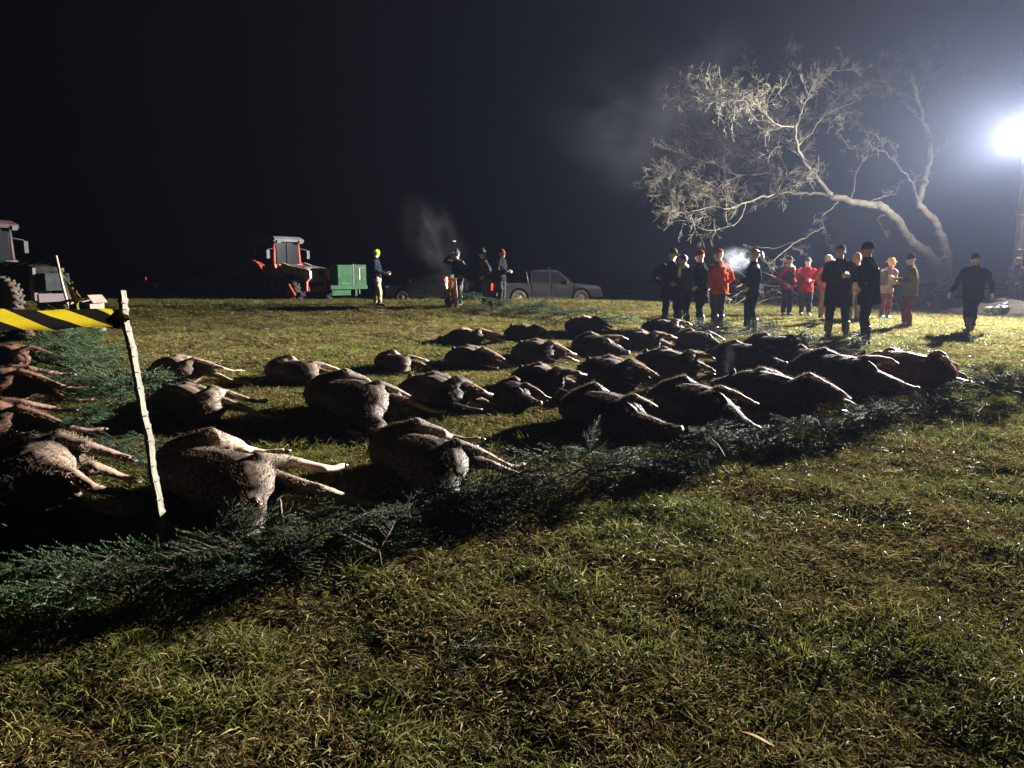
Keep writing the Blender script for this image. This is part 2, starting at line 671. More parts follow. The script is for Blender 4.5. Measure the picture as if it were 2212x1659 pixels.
def bough_meshes(rr, length=0.85, droop=0.1):
    st, nd = MB(), MB()
    twigs = []
    n = 9
    bend = rr.uniform(-.25, .25)
    main = []
    for k in range(n + 1):
        f = k / n
        main.append(Vector((length * f, bend * f * f * length, 0.03 + 0.06 * math.sin(f * 2.4) - droop * f * f)))
    st.tube(main, [0.009 * (1 - .8 * k / n) for k in range(n + 1)], 5)
    twigs.append(main[2:])
    for k in range(2, 17):
        f = 0.10 + 0.86 * k / 17
        i = min(int(f * n), n - 1)
        base = main[i].lerp(main[i + 1], f * n - i)
        for s in (-1, 1):
            ln = length * 0.46 * (1 - f) ** 0.8 * rr.uniform(.75, 1.15) + 0.035
            a = s * R(rr.uniform(42, 62)) + bend * f
            tilt = rr.uniform(-.25, .35)
            pts = [base + Vector((math.cos(a) * ln * q / 3, math.sin(a) * ln * q / 3, tilt * ln * q / 3 - 0.10 * ln * (q / 3) ** 2)) for q in range(4)]
            twigs.append(pts)
            st.tube(pts, [.0035, .003, .0025, .0015], 3)
            if ln > 0.14:
                for q in (1, 2):
                    for s2 in (-1, 1):
                        l2 = ln * 0.4 * rr.uniform(.6, 1.1)
                        a2 = a + s2 * R(rr.uniform(35, 55))
                        t2 = rr.uniform(-.2, .3)
                        twigs.append([pts[q] + Vector((math.cos(a2) * l2 * w / 2, math.sin(a2) * l2 * w / 2, t2 * l2 * w / 2)) for w in range(3)])
    for pts in twigs:
        for i in range(len(pts) - 1):
            p, q = pts[i], pts[i + 1]
            t = (q - p)
            m = max(2, int(t.length / 0.0062))
            t = t.normalized()
            o1 = t.orthogonal().normalized()
            o2 = t.cross(o1)
            for k in range(m):
                b = p.lerp(q, (k + rr.random()) / m)
                for j in range(3):
                    w = rr.uniform(0, 6.283)
                    d = (o1 * math.cos(w) + o2 * math.sin(w)) * 0.8 + t * 0.75
                    d = d.normalized() * rr.uniform(.012, .019)
                    s = t.cross(d).normalized() * 0.0012
                    nd.add([b - s, b + s, b + d], [(0, 1, 2)])
    return st.mesh('stem', [M_stem]), nd.mesh('needles', [M_needle], False)


def build_boughs():
    rr = random.Random(5)
    lib = []
    for i in range(6):
        lib.append(bough_meshes(rr, rr.uniform(.62, .95), rr.uniform(.05, .2)))

    def bough(p, rz, tx, ty, sc, label, group, cat='spruce bough'):
        st, nd = rr.choice(lib)
        o = thing('spruce_bough', label, cat, p, 0, group, (sc, sc, sc))
        o.rotation_euler = (tx, ty, rz)
        link('stem', st, o)
        tag(link('needles', nd, o), kind='stuff')
        return o

    def line(pts, step, spread, hts, label, group, scl=(.85, 1.25), jit=0.7):
        P = [Vector(p) for p in pts]
        for i in range(len(P) - 1):
            a, b = P[i], P[i + 1]
            d = (b - a)
            L_ = d.length
            d = d.normalized()
            nrm = Vector((-d.y, d.x))
            m = max(1, int(L_ / step))
            ang = math.atan2(d.y, d.x)
            for k in range(m):
                q = a.lerp(b, (k + rr.random()) / m)
                off = rr.uniform(-spread, spread)
                q = q + nrm * off
                flip = math.pi if rr.random() < 0.4 else 0
                sc = rr.uniform(*scl)
                dirn = ang + flip + rr.gauss(0, jit)
                q2 = q - Vector((math.cos(dirn), math.sin(dirn))) * 0.4 * sc
                z = max(0.0, rr.uniform(*hts) * (1 - abs(off) / (spread * 1.4)))
                bough(gz(q2.x, q2.y, z - 0.02), dirn, rr.uniform(-.5, .5), rr.uniform(-.28, .12), sc, label, group)
    def seg(pxs, step, spread, hts, label, scl=(.55, .8), jit=.42):
        line([at(*p).xy for p in pxs], step, spread, hts, label, label.replace('spruce bough', 'spruce boughs', 1), scl, jit)
    n1 = (0, .10)
    seg([(10, 1372), (200, 1304)], .052, .22, (0, .30), 'dark spruce bough in the black lower left heap of the border')
    seg([(200, 1304), (370, 1262)], .055, .20, (0, .20), 'dark spruce bough around the foot of the peeled stake')
    seg([(370, 1262), (560, 1226)], .058, .19, (0, .18), 'spruce bough in the near border below the nearest deer')
    seg([(560, 1226), (760, 1180)], .062, .18, (0, .16), 'green spruce bough in the near border between the two nearest deer')
    seg([(760, 1180), (1000, 1112)], .07, .18, n1, 'lit green spruce bough in the near border below the second deer')
    seg([(1000, 1112), (1170, 1075)], .065, .18, (0, .15), 'bright green spruce bough in the near border between deer and boars')
    seg([(1170, 1075), (1400, 1028)], .07, .17, (0, .18), 'dark spruce bough in the near border below the first boar of the front row')
    seg([(1400, 1028), (1580, 990)], .075, .18, (0, .18), 'dark spruce bough in the near border below the second boar of the front row')
    seg([(1580, 990), (1760, 950)], .08, .18, (0, .2), 'spruce bough in the near border below the third boar of the front row')
    seg([(1760, 950), (1910, 913)], .085, .20, (0, .2), 'spruce bough in the near border below the fourth boar of the front row')
    seg([(1910, 913), (2060, 882)], .09, .22, (0, .22), 'spruce bough in the near border below the brown boar')
    seg([(2060, 882), (2260, 846)], .07, .30, (0, .36), 'spruce bough in the thick black heap ending the near border on the right')
    seg([(1000, 664), (1040, 668), (1100, 678)], .3, .5, (0, .5), 'green spruce bough in the pile by the men near the smoking log', (1.3, 2.0), .9)
    seg([(1100, 678), (1230, 694)], .3, .32, (0, .25), 'spruce bough in the thin far border right of the smoking log pile', (1.1, 1.7))
    seg([(1230, 694), (1360, 706)], .26, .32, (0, .25), 'spruce bough in the far border behind the farthest boars', (1.0, 1.6))
    seg([(1430, 712), (1500, 718), (1650, 737)], .19, .32, (0, .25), 'spruce bough in the far border at the boots of the left group', (1.0, 1.5))
    seg([(1650, 737), (1760, 757), (1860, 785), (1900, 800)], .21, .3, (0, .22), 'spruce bough in the far border below the two dark standing men', (.95, 1.45))
    seg([(130, 725), (165, 770)], .3, .5, (0, .28), 'pale lit spruce bough just below the striped tape', (1.1, 1.6))
    seg([(165, 770), (210, 825)], .22, .45, (0, .26), 'pale lit spruce bough midway along the strip left of the stake', (1.0, 1.5))
    seg([(210, 825), (262, 890)], .17, .42, (0, .24), 'green lit spruce bough close to the middle of the stake', (1.0, 1.4))
    seg([(255, 890), (215, 960), (190, 1040)], .13, .42, (0, .2), 'dim spruce bough in the shadow left of the stake, upper part')
    seg([(190, 1040), (150, 1120), (150, 1200)], .12, .45, (0, .2), 'dim spruce bough in the shadow left of the stake, lower part')
    for (x, y, a, s) in ((700, 1440, .3, .28), (735, 1405, 1.2, .32), (1115, 1415, 2.9, .42), (1050, 1450, 3.3, .36), (600, 1360, .4, .4)):
        p = at(x, y)
        bough(p, a, rr.uniform(-.1, .1), .08, s, {700: 'short grey spruce twig lying loose in the front grass, upright beside another', 735: 'longer grey spruce twig leaning loose in the front grass left of centre',
              1115: 'flattened dark spruce spray on the open grass in front', 1050: 'smaller flattened spruce spray just below the dark one on the front grass',
              600: 'loose spruce twig fallen in front of the border right of the stake', 330: 'loose spruce bough in the dark grass below the stake'}[x], None)
    p = at(1275, 985)
    b = bough(p + Vector((0, 0, -.05)), 0.2, 0, -1.35, .42, 'small spruce tip standing upright from the near border before the first boar', None)


build_boughs()


# ------------------------------------------------------------------ the leaning bare tree
M_bark = mat('bare_bark', (0.056, 0.049, 0.035), 0.9, (0.108, 0.093, 0.068), 4, spec=0.2, bump=0.8, bscale=14)
TD = 33.0


def tz(zx, zy, d=0.0):
    """zoom-copy position to a point near the tree's own depth"""
    return at(1388 + zx * 0.3724, 56.7 + zy * 0.3724, TD + d)


def bare_tree():
    rr = random.Random(21)
    base = gz(at(2040, 640, TD).x, TD)
    t = thing('bare_tree', 'large leafless tree, one stem leaning far over and one upright', 'tree', base)

    def smooth(pts, k=4, wob=0.05):
        P = [pts[0]] + list(pts) + [pts[-1]]
        out = []
        for i in range(1, len(P) - 2):
            p0, p1, p2, p3 = P[i - 1], P[i], P[i + 1], P[i + 2]
            for j in range(k):
                u = j / k
                q = 0.5 * ((2 * p1) + (-p0 + p2) * u + (2 * p0 - 5 * p1 + 4 * p2 - p3) * u * u + (-p0 + 3 * p1 - 3 * p2 + p3) * u ** 3)
                out.append(q + Vector((rr.uniform(-1, 1), rr.uniform(-1, 1), rr.uniform(-1, 1))) * wob)
        out.append(P[-1])
        return out
    tw = MB()

    def twig(p, d, ln, r, lev):
        n = 5 if lev < 2 else 4
        pts = [p]
        q = p.copy()
        dd = d.copy()
        for k in range(n):
            dd = (dd + Vector((rr.gauss(0, .2), rr.gauss(0, .2), rr.gauss(0.02, .2)))).normalized()
            q = q + dd * (ln / n)
            pts.append(q.copy())
        tw.tube(pts, [max(r * (1 - .75 * k / n), .007) for k in range(n + 1)], 4 if lev == 0 else 3, cap=False)
        if lev < 3 and ln > 0.22:
            m = (4, 4, 4)[lev]
            for k in range(m):
                i = rr.randint(1, n)
                s = (dd * 1.1 + Vector((rr.gauss(0, .6), rr.gauss(0, .6), rr.gauss(.02, .55)))).normalized()
                twig(pts[i], s, ln * rr.uniform(.4, .72), r * .55, lev + 1)

    def limb(name, path, r0, r1, dens=0.0, ln=(0.8, 1.5), tip=True, start=0.15, parent=None):
        pts = smooth([tz(*p) - base for p in path])
        n = len(pts)
        if name == 'limb':
            r0, r1 = r0 * .72, r1 * .75
        rad = [(r0 + (r1 - r0) * (k / (n - 1)) ** .8) * rr.uniform(.9, 1.12) for k in range(n)]
        o = part(name, MB().tube(pts, rad, 9 if r0 > .06 else 6, rough=.15), M_bark, t)
        tot = 0
        for i in range(1, n):
            seg = pts[i] - pts[i - 1]
            if i / n < start:
                continue
            e = dens * seg.length
            for k in range(int(e) + (1 if rr.random() < e % 1 else 0)):
                d = (seg.normalized() * 1.1 + Vector((rr.gauss(0, .6), rr.gauss(0, .6), rr.gauss(.02, .55)))).normalized()
                twig(pts[i - 1].lerp(pts[i], rr.random()), d, rr.uniform(*ln) * (1 - .35 * i / n), min(rad[i] * .55, .03), 0)
        if tip:
            for k in range(3):
                twig(pts[-1], ((pts[-1] - pts[-3]).normalized() + Vector((rr.gauss(0, .3), rr.gauss(0, .4), rr.gauss(0, .3)))).normalized(), rr.uniform(*ln) * .8, r1 * .8, 0)
    tr = smooth([Vector((0.05, 0, -.4)), Vector((0.02, 0, 0.1)), Vector((-.05, 0, .8)), Vector((-.12, 0, 1.6)), tz(1745, 1330) - base])
    part('trunk', MB().tube(tr, [.46 - .14 * min(1, k / (len(tr) * .5)) for k in range(len(tr))], 14, rough=.12), M_bark, t)
    limb('leaning_stem', [(1735, 1420), (1660, 1330, .1), (1560, 1250, .1), (1490, 1155, 0), (1425, 1080, -.2), (1370, 1040, -.3), (1290, 1035, -.3), (1200, 1010, -.4), (1080, 985, -.5)], .25, .125, .5, (.5, 1.0), False, .5)
    limb('upright_stem', [(1742, 1400), (1758, 1300, 0), (1722, 1195, 0), (1685, 1110, .2), (1605, 1040, .3), (1625, 950, .3), (1645, 880, .3), (1668, 760, .2), (1670, 650, .2), (1632, 560, .3), (1610, 450, .3), (1578, 350, .3)], .20, .06, .9, (.3, .8), True, .3)
    D = 3.8
    limb('limb', [(1600, 400, .3), (1660, 300, .5), (1735, 225, .7), (1765, 150, .8)], .045, .015, 1.2, (.4, .8))
    limb('limb', [(1580, 352, .3), (1572, 260, .1), (1618, 185, 0), (1602, 130, 0)], .035, .012, 1.0, (.3, .7))
    limb('limb', [(1603, 1045, .3), (1590, 980, .2), (1545, 885, -.3), (1480, 800, -.6), (1400, 725, -.9)], .07, .02, 1.3, (.5, 1.0))
    limb('limb', [(1585, 528, .3), (1510, 435, 0), (1470, 470, 0)], .05, .02, .3, (.2, .4))
    limb('limb', [(1610, 440, .3), (1500, 375, -.2), (1452, 300, -.3), (1452, 225, -.3)], .03, .012, .5, (.3, .5))
    limb('limb', [(1500, 400, .2), (1410, 330, -.2), (1362, 250, -.3), (1382, 185, -.3)], .03, .012, .5, (.3, .5))
    # the crown of the leaning stem
    limb('limb', [(1090, 985, -.5), (1000, 870, -.9), (940, 790, -1.0), (895, 700, -1.2), (890, 590, -1.4), (920, 500, -1.5), (960, 400, -1.8)], .14, .03, D)
    limb('limb', [(1085, 986, -.5), (1030, 970, -.4), (960, 950, -.2), (850, 890, .3), (740, 850, .8), (640, 770, 1.2), (520, 740, 1.4)], .10, .025, D)
    limb('limb', [(840, 860, .3), (795, 740, .9), (770, 600, 1.1), (640, 600, 1.4), (530, 560, 1.6), (390, 580, 1.8)], .06, .02, D)
    limb('limb', [(740, 850, .8), (560, 870, .5), (430, 940, .3), (350, 990, 0), (200, 1000, -.2)], .055, .018, D)
    limb('limb', [(1085, 986, -.5), (1000, 974, -.55), (880, 968, -.8), (730, 985, -1.0), (600, 1020, -1.2), (510, 1055, -1.4), (380, 1050, -1.6), (270, 1080, -1.8)], .09, .016, 1.5)
    limb('limb', [(890, 590, -1.4), (760, 560, -1.8), (640, 440, -2.3), (500, 420, -2.7)], .05, .018, D)
    limb('limb', [(940, 790, -1), (800, 620, -.5), (700, 450, 0), (540, 350, .5)], .06, .018, D)
    limb('limb', [(895, 700, -1.2), (1000, 590, -.6), (1050, 520, -.2), (1200, 450, .3), (1300, 400, .5)], .055, .016, 1.4)
    limb('limb', [(920, 500, -1.5), (880, 380, -1.0), (850, 280, -.8), (858, 175, -.6)], .045, .014, D, (.4, .8))
    limb('limb', [(700, 450, 0), (690, 330, .3), (640, 250, .6)], .04, .014, D, (.45, .9))
    limb('limb', [(640, 600, 1.4), (500, 640, 1.8), (300, 660, 2.2)], .035, .014, D)
    limb('limb', [(560, 870, .5), (420, 800, .9), (310, 770, 1.2)], .04, .014, D)
    limb('limb', [(960, 400, -1.8), (1000, 310, -1.4), (1080, 270, -1.2), (1200, 250, -1)], .03, .012, D, (.4, .8))
    limb('limb', [(640, 440, -2.3), (480, 360, -2.2), (330, 380, -2.0)], .035, .012, D)
    limb('limb', [(430, 940, .3), (300, 880, .6), (170, 860, .8)], .03, .012, D)
    limb('limb', [(600, 1020, -1.2), (560, 1130, -1.4), (380, 1190, -1.6), (310, 1150, -1.7)], .03, .012, .9)
    # broken hanging branches under the stem
    limb('limb', [(1150, 1000, -.45), (1105, 1050, -.5), (1040, 1110, -.8), (1060, 1200, -1), (1075, 1265, -1)], .04, .014, 1.8, (.3, .7))
    limb('limb', [(1420, 1080, -.2), (1370, 1120, -.4), (1400, 1185, -.5)], .03, .012, 1.5, (.3, .5))
    limb('limb', [(1200, 1010, -.4), (1230, 930, -.6), (1240, 850, -.7), (1275, 790, -.7)], .04, .012, 1.2, (.3, .6))
    limb('limb', [(1290, 1035, -.3), (1400, 985, -.1), (1460, 975, .1)], .03, .012, 1.5, (.3, .6))
    limb('limb', [(1052, 1170, -.95), (1000, 1195, -1.5), (880, 1260, -2.2), (770, 1350, -3)], .04, .015, 1.0, (.4, .8))
    limb('limb', [(930, 1232, -1.95), (880, 1255, -1.9), (760, 1285, -1.8), (640, 1285, -1.8)], .03, .012, .8, (.3, .7))
    # scattered twig ends further right
    limb('limb', [(1660, 300, .5), (1760, 300, 1.2), (1850, 280, 1.7), (1940, 250, 1.9)], .02, .01, 1.2, (.3, .6))
    part('twigs', tw, M_bark, t, smooth=True, kind='stuff')
    return t


bare_tree()


def brush_heap():
    rr = random.Random(8)
    m = mat('dead_brush', (0.16, 0.12, 0.08), 0.85, (0.24, 0.19, 0.13), 4)
    for (x0, x1, yb, d, lab, n) in ((1560, 1700, 655, 31.5, 'tangled heap of cut branches behind the standing crowd, left half', 60), (1700, 1860, 655, 31.0, 'tangled heap of cut branches behind the standing crowd, right half', 60), (1915, 2010, 655, 31.5, 'low scatter of cut branches left of the tree foot', 26)):
        a, b = at(x0, 640, d), at(x1, 640, d)
        t = thing('brush_heap', lab, 'brush heap', gz((a.x + b.x) / 2, d))
        mb = MB()
        w = (b.x - a.x) / 2
        for k in range(n):
            p = Vector((rr.uniform(-w, w), rr.uniform(-.7, .7), rr.uniform(0, .75)))
            d_ = Vector((rr.gauss(0, 1), rr.gauss(0, .5), rr.gauss(0, .35))).normalized()
            pts = [p]
            ln = rr.uniform(.6, 1.8)
            for q in range(5):
                d_ = (d_ + Vector((rr.gauss(0, .2), rr.gauss(0, .2), rr.gauss(-.03, .2)))).normalized()
                z = pts[-1] + d_ * ln / 5
                z.z = max(z.z, -.02)
                pts.append(z)
            r = rr.uniform(.012, .035)
            mb.tube(pts, [r, r * .9, r * .8, r * .6, r * .45, r * .25], 4)
        part('branches', mb, m, t, kind='stuff')


brush_heap()


# ------------------------------------------------------------------ shot deer and wild boar laid out in rows
def fur_mat(name, back, belly, spot, k=1.0):
    m = bpy.data.materials.new(name)
    m.use_nodes = True
    n = m.node_tree
    L = n.links.new
    b = n.nodes['Principled BSDF']
    tc = n.nodes.new('ShaderNodeTexCoord')
    sx = n.nodes.new('ShaderNodeSeparateXYZ')
    L(tc.outputs['Object'], sx.inputs[0])
    tx = n.nodes.new('ShaderNodeTexNoise')
    tx.inputs['Scale'].default_value = 7
    tx.inputs['Detail'].default_value = 6
    L(tc.outputs['Object'], tx.inputs['Vector'])
    ad = n.nodes.new('ShaderNodeMath')
    ad.operation = 'MULTIPLY_ADD'
    L(tx.outputs[0], ad.inputs[0])
    ad.inputs[1].default_value = 0.5
    L(sx.outputs[0], ad.inputs[2])
    rp = n.nodes.new('ShaderNodeValToRGB')
    e = rp.color_ramp.elements
    e[0].position, e[0].color = 0.12, (*back, 1)
    e[1].position, e[1].color = 0.62, (*belly, 1)
    q = e.new(0.36)
    q.color = (*spot, 1)
    L(ad.outputs[0], rp.inputs[0])
    oi = n.nodes.new('ShaderNodeObjectInfo')
    mr = n.nodes.new('ShaderNodeMapRange')
    mr.inputs[3].default_value, mr.inputs[4].default_value = 0.75, 1.3
    L(oi.outputs['Random'], mr.inputs[0])
    hs = n.nodes.new('ShaderNodeHueSaturation')
    L(rp.outputs[0], hs.inputs['Color'])
    L(mr.outputs[0], hs.inputs['Value'])
    ge = n.nodes.new('ShaderNodeNewGeometry')          # every hair is an island of its own: light and dark hairs
    m2 = n.nodes.new('ShaderNodeMapRange')
    m2.inputs[3].default_value, m2.inputs[4].default_value = (0.8, 1.22) if k else (1, 1)
    L(ge.outputs['Random Per Island'], m2.inputs[0])
    h2 = n.nodes.new('ShaderNodeHueSaturation')
    L(hs.outputs[0], h2.inputs['Color'])
    L(m2.outputs[0], h2.inputs['Value'])
    L(h2.outputs[0], b.inputs['Base Color'])
    b.inputs['Roughness'].default_value = 0.75
    b.inputs['Specular IOR Level'].default_value = 0.25
    mp = n.nodes.new('ShaderNodeMapping')
    mp.inputs['Scale'].default_value = (90, 22, 90)
    L(tc.outputs['Object'], mp.inputs[0])
    t2 = n.nodes.new('ShaderNodeTexNoise')
    t2.inputs['Scale'].default_value = 1.0
    t2.inputs['Detail'].default_value = 4
    L(mp.outputs[0], t2.inputs['Vector'])
    bp = n.nodes.new('ShaderNodeBump')
    bp.inputs['Strength'].default_value = 0.05
    bp.inputs['Distance'].default_value = 0.003
    L(t2.outputs[0], bp.inputs['Height'])
    L(bp.outputs[0], b.inputs['Normal'])
    return m


M_deer = fur_mat('deer_fur', (0.05, 0.031, 0.021), (0.30, 0.22, 0.16), (0.105, 0.068, 0.047), 0)
M_deer_h = fur_mat('deer_fur_hair', (0.05, 0.031, 0.021), (0.30, 0.22, 0.16), (0.105, 0.068, 0.047), 1)
M_redfur = fur_mat('reddish_fur', (0.07, 0.027, 0.018), (0.16, 0.085, 0.062), (0.10, 0.045, 0.03), 0)
M_redfur_h = fur_mat('reddish_fur_hair', (0.07, 0.027, 0.018), (0.16, 0.085, 0.062), (0.10, 0.045, 0.03), 1)
M_boar = fur_mat('boar_bristle', (0.034, 0.025, 0.02), (0.24, 0.16, 0.115), (0.085, 0.057, 0.042), 0)
M_boar_h = fur_mat('boar_bristle_hair', (0.034, 0.025, 0.02), (0.24, 0.16, 0.115), (0.085, 0.057, 0.042), 1)
M_boarb = fur_mat('brown_boar_bristle', (0.085, 0.036, 0.018), (0.20, 0.12, 0.08), (0.12, 0.055, 0.03), 0)
M_boarb_h = fur_mat('brown_boar_bristle_hair', (0.085, 0.036, 0.018), (0.20, 0.12, 0.08), (0.12, 0.055, 0.03), 1)
M_hoof = mat('hoof_horn', (0.03, 0.025, 0.022), 0.4, (0.09, 0.07, 0.06), 20)
M_bone = mat('tusk_ivory', (0.6, 0.52, 0.4), 0.35)
M_flesh = mat('raw_flesh', (0.07, 0.008, 0.007), 0.35, (0.19, 0.05, 0.04), 30, spec=0.7, bump=0.6, bscale=30)
M_skin = mat('snout_skin', (0.10, 0.075, 0.07), 0.45, (0.17, 0.12, 0.11), 15)
M_eye = mat('dull_eye', (0.01, 0.008, 0.006), 0.1, spec=0.8)


def coat_mesh(body, n, ln, m, seed, lay=0.75, keep=None):
    """short hairs laid back along the body, one tapered blade each"""
    rr = np.random.default_rng(seed)
    nv = len(body.vertices)
    co = np.empty(nv * 3)
    no = np.empty(nv * 3)
    body.vertices.foreach_get('co', co)
    body.vertices.foreach_get('normal', no)
    co = co.reshape(-1, 3)
    no = no.reshape(-1, 3)
    # ridge and flank carry longer hair than the legs: probability by distance of the leg side
    w = np.where(co[:, 0] > 0.34, 0.35, 1.0)
    i = rr.choice(nv, n, p=w / w.sum())
    p = co[i] + rr.normal(0, .008, (n, 3))
    nn = no[i]
    back = np.array([0.15, -1.0, 0.0]) + rr.normal(0, .3, (n, 3))
    d = back - nn * (back * nn).sum(1)[:, None]
    d /= np.linalg.norm(d, axis=1)[:, None] + 1e-9
    d = d * lay + nn * (0.14 + 0.2 * rr.random((n, 1)))
    s = np.cross(nn, d)
    s /= np.linalg.norm(s, axis=1)[:, None] + 1e-9
    hl = ln * (0.5 + rr.random((n, 1))) * np.where(p[:, :1] > 0.34, 0.4, 1.0)
    hw = 0.0016 * (0.7 + .6 * rr.random((n, 1)))
    p = p - nn * 0.004
    v = np.stack([p - s * hw, p + s * hw, p + d * hl], 1).reshape(-1, 3)
    me = bpy.data.meshes.new('coat')
    me.from_pydata(v.tolist(), [], np.arange(3 * n).reshape(-1, 3).tolist())
    me.materials.append(m)
    me.update()
    me.polygons.foreach_set('use_smooth', [True] * n)
    me.normals_split_custom_set(np.repeat(nn, 3, axis=0).tolist())
    return me


def leg_chain(mb, pts, rad):
    mb.tube(pts, rad, 9)


def hooves(pts_list, size):
    out = []
    for (p, q) in pts_list:
        p, q = Vector(p), Vector(q)
        d = (q - p).normalized()
        s = d.cross(Vector((0, 0, 1))).normalized()
        mb = MB()
        for k in (-1, 1):
            mb.tube([q + s * k * size * .35 - d * size * .3, q + s * k * size * .45 + d * size * .7, q + s * k * size * .3 + d * size * 1.7], [size * .5, size * .55, size * .2], 7)
        out.append(mb)
    return out


def tilt(mbs, zc, deg):
    for mb in mbs:
        if mb is None:
            continue
        out = []
        for (x, y, z) in mb.v:
            f = min(1, max(0, (x - .16) / .36))
            w = R(deg) * (1 - f * f * (3 - 2 * f))
            c, q = math.cos(w), math.sin(w)
            out.append((x * c - (z - zc) * q, y, zc + (z - zc) * c + x * q))
        mb.v = out


def deer_parts(var):
    """lying on its side: legs to +x, head to +y, flank up"""
    rr = random.Random(100 + var)
    b = MB()
    f = lambda a: rr.uniform(-a, a)
    zc = .165
    spine = [(0.0, -.60, .15), (0.0, -.54, zc), (-.01, -.40, zc), (.01, -.20, zc), (.02, 0, zc), (.02, .2, zc), (0, .36, zc), (-.03, .48, .15), (-.05, .55, .14)]
    rad = [(.06, .05), (.145, .115), (.185, .145), (.165, .13), (.195, .155), (.215, .165), (.20, .15), (.15, .12), (.10, .09)]
    b.tube(spine, [(a, c) for a, c in rad], 16, ref=(0, 0, 1))
    nk = [(-.03, .46, .15), (-.09 + f(.05), .62, .13), (-.16 + f(.1), .76, .11), (-.19 + f(.12), .86, .095)]
    b.tube(nk, [.125, .09, .07, .062], 12)
    h0 = Vector(nk[-1])
    ha = R(70 + f(35)) if var != 2 else R(15)
    hd = Vector((math.cos(ha), math.sin(ha), -.05)).normalized()
    hs = Vector((-hd.y, hd.x, 0))
    b.tube([h0 - hd * .05, h0 + hd * .03, h0 + hd * .11, h0 + hd * .2, h0 + hd * .27], [.06, .075, .062, .04, .03], 12)
    b.ell(h0 + hd * .27, (.034, .034, .03), 8, 6)
    b.ell((.03, -.40, .255), (.17, .15, .075), 12, 8)
    b.ell((.01, .33, .245), (.16, .12, .08), 12, 8)
    b.ell((.0, -.53, .20), (.08, .07, .09), 10, 7)
    # legs: hind upper, hind lower, fore upper, fore lower
    a, c = f(.16), f(.16)
    legs = []
    for (z, dz, o) in ((.235, .13 + f(.06), f(.06)), (.12, .03, -.08 + f(.16))):
        L_ = [(.02, -.40, z - .02), (.22, -.34 + a * .4 + o * .3, z), (.32, -.36 + a + o, (z + dz) / 2), (.44, -.50 + a + o, dz + .02), (.55, -.47 + a + o * 1.4, dz), (.66, -.43 + a + o * 1.7, dz - .01)]
        b.tube(L_, [.13, .085, .052, .032, .021, .024], 10)
        legs.append((L_[-2], L_[-1]))
    for (z, dz, o) in ((.225, .13 + f(.07), f(.08)), (.11, .03, .09 + f(.18))):
        L_ = [(.03, .34, z - .02), (.20, .29 + c * .4 + o * .3, z), (.30, .30 + c + o, (z + dz) / 2 + .01), (.47, .33 + c + o, dz + .02), (.55, .31 + c + o * 1.3, dz), (.63, .28 + c + o * 1.5, dz - .01)]
        b.tube(L_, [.11, .07, .042, .028, .019, .022], 10)
        legs.append((L_[-2], L_[-1]))
    b.tube([(-.06, -.55, .17), (-.02, -.66, .13), (.02, -.72, .08)], [.03, .022, .01], 8)
    ears = []
    for k, up in ((1, .06), (-1, .0)):
        e0 = h0 - hd * .02 - hs * .04 * k + Vector((0, 0, .045 if k > 0 else -.02))
        ed = (-hd * .75 - hs * .8 * k * .6 + Vector((0, 0, .5 + up))).normalized()
        es = ed.cross(Vector((0.3, .2, 1))).normalized()
        m = MB()
        m.tube([e0, e0 + ed * .05, e0 + ed * .10, e0 + ed * .145], [(.014, .010), (.032, .009), (.026, .007), (.004, .003)], 8, ref=es)
        ears.append(m)
    eye = MB().ell(h0 + hd * .08 + Vector((0, 0, .058)) - hs * .02, .013, 8, 6)
    tilt([b, eye] + ears, .165, 23)
    body = skinned(b, .0125, 2, 'body', .003, 7)
    return dict(body=body, hooves=hooves(legs, .022), ears=ears, eye=eye, wound=None, tail=None)


